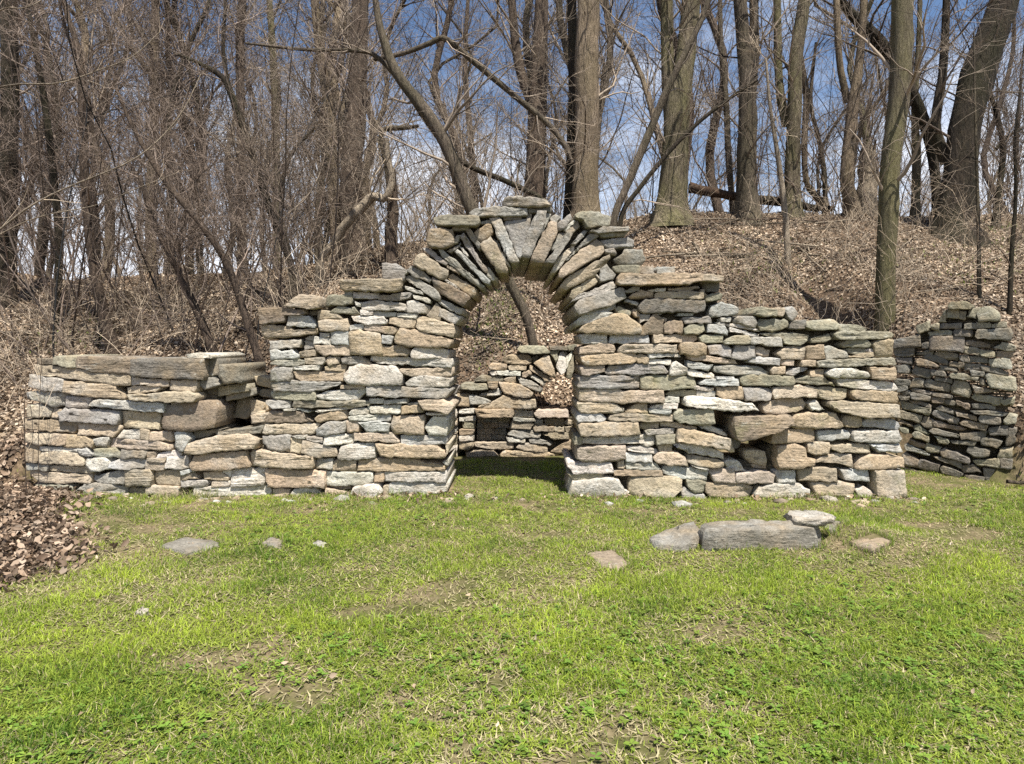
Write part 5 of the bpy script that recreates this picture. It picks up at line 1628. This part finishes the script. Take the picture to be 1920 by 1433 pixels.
def lawn_points(n, r, y0=1.7, y1=7.6):
    t = r.uniform(0, 1, n)
    p = 0.45
    y = (y0 ** p + t * (y1 ** p - y0 ** p)) ** (1 / p)
    x = r.uniform(-1, 1, n) * (0.9 * y + 1.4)
    k = (np.abs(x) < .9 * y + .2) | (r.uniform(0, 1, n) < .45)          # thinner beyond the edges of the view
    x, y = x[k], y[k]
    k = (hgt(x, y) < .16) & ~((y > 7.45) & (x < 4.4))
    for S in SLABS: k &= ~inside_poly(x, y, S)
    k &= ~((y > YW + .02) & (y < YW + THICK) & (x < (846 - CX) / F * YW) & (x > -4.7))
    k &= ~((y > YW + .02) & (y < YW + THICK) & (x > (1076 - CX) / F * YW) & (x < 3.6))
    return x[k], y[k]

r = np.random.default_rng(91)
x, y = lawn_points(455000, r)
bw = bare(x, y); lw = litter_w(x, y)
clump = wav(x, y, 7.0, 1) * .5 + wav(x, y, 17.0, 2) * .5
keep = r.uniform(0, 1, len(x)) < (1 - .93 * bw) * (1 - .97 * lw) * np.clip(.72 + .5 * clump, .15, 1)
x, y, bw, clump = x[keep], y[keep], bw[keep], clump[keep]
n = len(x)
near_wall = sstep(5.2, 5.75, y)
hl = .8 * (r.uniform(.018, .05, n) * np.clip(1 + 1.0 * clump, .25, 2.4) + .010) * (1 - .45 * bw)
wd = r.uniform(.0024, .0046, n)
lean = np.clip(np.abs(r.normal(.75, .4, n)), .05, 1.6)
tone = np.clip(.5 + .26 * wav(x, y, 2.6, 2) + .24 * wav(x, y, 6.5, 3) + r.normal(0, .22, n), 0, 1)
G1, G2 = np.array([.065, .135, .014]), np.array([.38, .47, .05])
col = G1 * (1 - tone)[:, None] + G2 * tone[:, None]
straw = r.uniform(0, 1, n) < .10 + .32 * bw
col[straw] = np.array([.42, .36, .20]) * r.uniform(.6, 1.1, straw.sum())[:, None]
col = col * r.uniform(.75, 1.2, n)[:, None]
blades('lawn_grass', 'short bright green lawn grass with straw and bare patches', x, y, hl, wd, lean, col, r)

# flattened thatch between the blades
r = np.random.default_rng(95)
x, y = lawn_points(270000, r)
bw = bare(x, y)
k = r.uniform(0, 1, len(x)) < (1 - .85 * bw) * (1 - .9 * litter_w(x, y)); x, y, bw = x[k], y[k], bw[k]
n = len(x)
a = r.uniform(0, 2 * math.pi, n); ln = r.uniform(.018, .055, n)
dv = np.column_stack([np.cos(a), np.sin(a), np.zeros(n)]); sv = np.column_stack([-np.sin(a), np.cos(a), np.zeros(n)])
c = np.column_stack([x, y, hgt(x, y) + r.uniform(.001, .012, n)])
hw = r.uniform(.0018, .0045, n)[:, None]
V_ = np.stack([c - sv * hw, c + sv * hw, c + dv * ln[:, None] + np.outer(r.uniform(-.004, .022, n), [0, 0, 1])], 1).reshape(-1, 3)
dry = (r.uniform(0, 1, n) < np.clip(.30 + .22 * wav(x, y, 2.2, 2) + .5 * bw, 0, 1))[:, None]
cc = np.where(dry, np.array([.44, .38, .22]), np.array([.26, .32, .05])) * r.uniform(.45, 1.25, n)[:, None]
tag(link('lawn_thatch', mesh_np('lawn_thatch', V_, [np.arange(3 * n).reshape(-1, 3)], np.repeat(cc, 3, 0)), M['grass']), 'flattened green and straw coloured thatch between the grass blades', 'grass', kind='stuff')

# low broad-leaved weeds in loose rosettes
r = np.random.default_rng(92)
cx_, cy_ = lawn_points(11000, r, 1.8, 6.0)
kk = (litter_w(cx_, cy_) < .3) & (r.uniform(0, 1, len(cx_)) < np.clip(.25 + .9 * wav(cx_, cy_, 1.7, 3), .02, 1) * (1 - .8 * bare(cx_, cy_)))
cx_, cy_ = cx_[kk], cy_[kk]
m = 7
ang = (np.arange(m)[None, :] * 2 * math.pi / m + r.uniform(0, 6, len(cx_))[:, None] + r.normal(0, .3, (len(cx_), m))).ravel()
L_ = np.repeat(r.uniform(.010, .028, len(cx_)), m) * r.uniform(.6, 1.2, len(ang))
X0, Y0 = np.repeat(cx_, m), np.repeat(cy_, m)
Z0 = hgt(X0, Y0) + .006 + r.uniform(0, .02, len(ang))
d = np.column_stack([np.cos(ang), np.sin(ang), np.zeros(len(ang))]); s = np.column_stack([-np.sin(ang), np.cos(ang), np.zeros(len(ang))])
c = np.column_stack([X0, Y0, Z0]); up = np.array([0, 0, 1.])
ri_ = r.uniform(.05, .5, len(ang))[:, None]
L2 = L_[:, None]
V_ = np.stack([c, c + d * L2 * .55 + s * L2 * .3 + up * L2 * ri_ * .6, c + d * L2 * .6 + up * L2 * ri_ * .45, c + d * L2 * .55 - s * L2 * .3 + up * L2 * ri_ * .6, c + d * L2 * 1.1 + up * L2 * ri_ * .4], 1).reshape(-1, 3)
b = np.arange(len(ang))[:, None] * 5
tri = np.concatenate([b + [0, 2, 1], b + [0, 3, 2], b + [1, 2, 4], b + [2, 3, 4]])
cc = np.array([.10, .185, .028]) * r.uniform(.6, 1.5, len(cx_))[:, None] * np.array([1, 1, 1]) + np.outer(r.uniform(0, .08, len(cx_)), [1, .8, .1])
tag(link('lawn_weeds', mesh_np('lawn_weeds', V_, [tri], np.repeat(np.repeat(cc, m, 0), 5, 0)), M['grass']), 'low broad-leaved weeds in the lawn', 'weeds', kind='stuff')

# fresh green sprouts on the bank
r = np.random.default_rng(93)
xs, ys = [], []
for (px, py, sp, n_) in ((930, 600, .25, 260), (945, 560, .2, 120), (1440, 490, .5, 240), (1820, 500, .5, 200), (1880, 430, .5, 200), (920, 650, .2, 120), (1870, 460, .4, 120), (130, 640, .4, 80)):
    Yg = ground_at(px, py) or 9
    xs.append((px - CX) / F * Yg + r.normal(0, sp, n_)); ys.append(Yg + r.normal(0, sp, n_))
xs, ys = np.concatenate(xs), np.concatenate(ys)
n = len(xs)
blades('green_sprouts', 'small patches of fresh green sprouts on the leafy bank', xs, ys, r.uniform(.05, .12, n), r.uniform(.008, .018, n), r.uniform(.3, 1, n), np.array([.22, .29, .06]) * r.uniform(.6, 1.2, n)[:, None], r, 'sprouts')
# dry tufts at the foot of the walls
r = np.random.default_rng(94)
n = 6500
x = r.uniform(-4.6, 3.6, n); y = YW - np.abs(r.normal(.05, .07, n))
k = r.uniform(0, 1, n) < np.clip(.45 + .7 * wav(x, x * 0, 5.0, 1), .03, 1); x, y = x[k], y[k]; n = len(x)
k = ~((x > (850 - CX) / F * YW) & (x < (1070 - CX) / F * YW)); x, y = x[k], y[k]; n = len(x)
cc = np.where((r.uniform(0, 1, n) < .45)[:, None], np.array([.40, .34, .2]), np.array([.2, .27, .05])) * r.uniform(.6, 1.1, n)[:, None]
blades('wall_foot_grass', 'uncut tufts of grass and straw along the foot of the wall', x, y, r.uniform(.03, .085, n) * np.clip(1 + .6 * wav(x, x * 0, 7.0, 2), .5, 1.7), r.uniform(.0025, .0045, n), r.uniform(.2, 1, n), cc, r)

# longer grass round the sunken stones
xs, ys = [], []
for S in SLABS:
    m_ = S.mean(0); per = np.linalg.norm(np.roll(S, -1, 0) - S, axis=1).sum(); n_ = int(per * 330)
    e = r.integers(0, len(S), n_); f = r.uniform(0, 1, n_)[:, None]
    pt = S[e] * (1 - f) + S[(e + 1) % len(S)] * f
    pt = pt + (pt - m_) / np.linalg.norm(pt - m_, axis=1, keepdims=True) * np.abs(r.normal(.012, .02, n_))[:, None]
    kk = r.uniform(0, 1, n_) < np.clip(.5 + .8 * wav(pt[:, 0], pt[:, 1], 8.0, 1), .05, 1)
    xs.append(pt[kk, 0]); ys.append(pt[kk, 1])
x, y = np.concatenate(xs), np.concatenate(ys); n = len(x)
cc = np.where((r.uniform(0, 1, n) < .3)[:, None], np.array([.40, .34, .2]), np.array([.22, .31, .045])) * r.uniform(.5, 1.15, n)[:, None]
blades('stone_edge_grass', 'longer grass growing round the edges of the sunken stones', x, y, r.uniform(.03, .085, n), r.uniform(.0025, .0045, n), r.uniform(.2, 1, n), cc, r)

# stone chips and trapped leaves along the foot of the wall
r = np.random.default_rng(96)
J = Joined()
for k in range(110):
    x0 = r.uniform(-4.6, 3.7); y0 = YW - abs(r.normal(.10, .12)) - .03
    if (850 - CX) / F * YW < x0 < (1070 - CX) / F * YW and r.uniform() < .6: continue
    s_ = r.uniform(.012, .05) * (1.6 if r.uniform() < .12 else 1)
    a = np.sort(r.uniform(0, 6.28, 7)); rr = r.uniform(.6, 1.1, 7)
    ring = np.column_stack([np.cos(a) * rr * s_ * 1.3, np.sin(a) * rr * s_, np.zeros(7)])
    z0 = float(hgt(x0, y0))
    V_ = np.concatenate([ring * .9 + [0, 0, -.02], ring + np.column_stack([np.zeros((7, 2)), r.uniform(.1, .5, 7) * s_]), [[0, 0, s_ * r.uniform(.45, .8)]]]) + [x0, y0, z0]
    i = np.arange(7); j = (i + 1) % 7
    col = np.array(TONE[r.choice(list('tgwkob'))]) * r.uniform(.7, 1)
    J.add(V_, [np.stack([i, j, j + 7, i + 7], 1), np.stack([i + 7, j + 7, np.full(7, 14)], 1)], np.repeat(np.append(col, r.uniform())[None, :], 15, 0))
tag(link('stone_chips', J.mesh('stone_chips'), M['stone']), 'small stone chips fallen along the foot of the wall', 'stone chips', kind='stuff')
n = 900
x = r.uniform(-4.6, 3.7, n); y = YW - np.abs(r.normal(.04, .12, n)) - .01
k = r.uniform(0, 1, n) < np.clip(.3 + .7 * wav(x, y, 3.0, 2), .02, 1)
leaves('trapped_leaves', 'dead leaves trapped along the foot of the wall', x[k], y[k], (.02, .06), TANL, 97, 'dead leaves', .03, .7, 2)
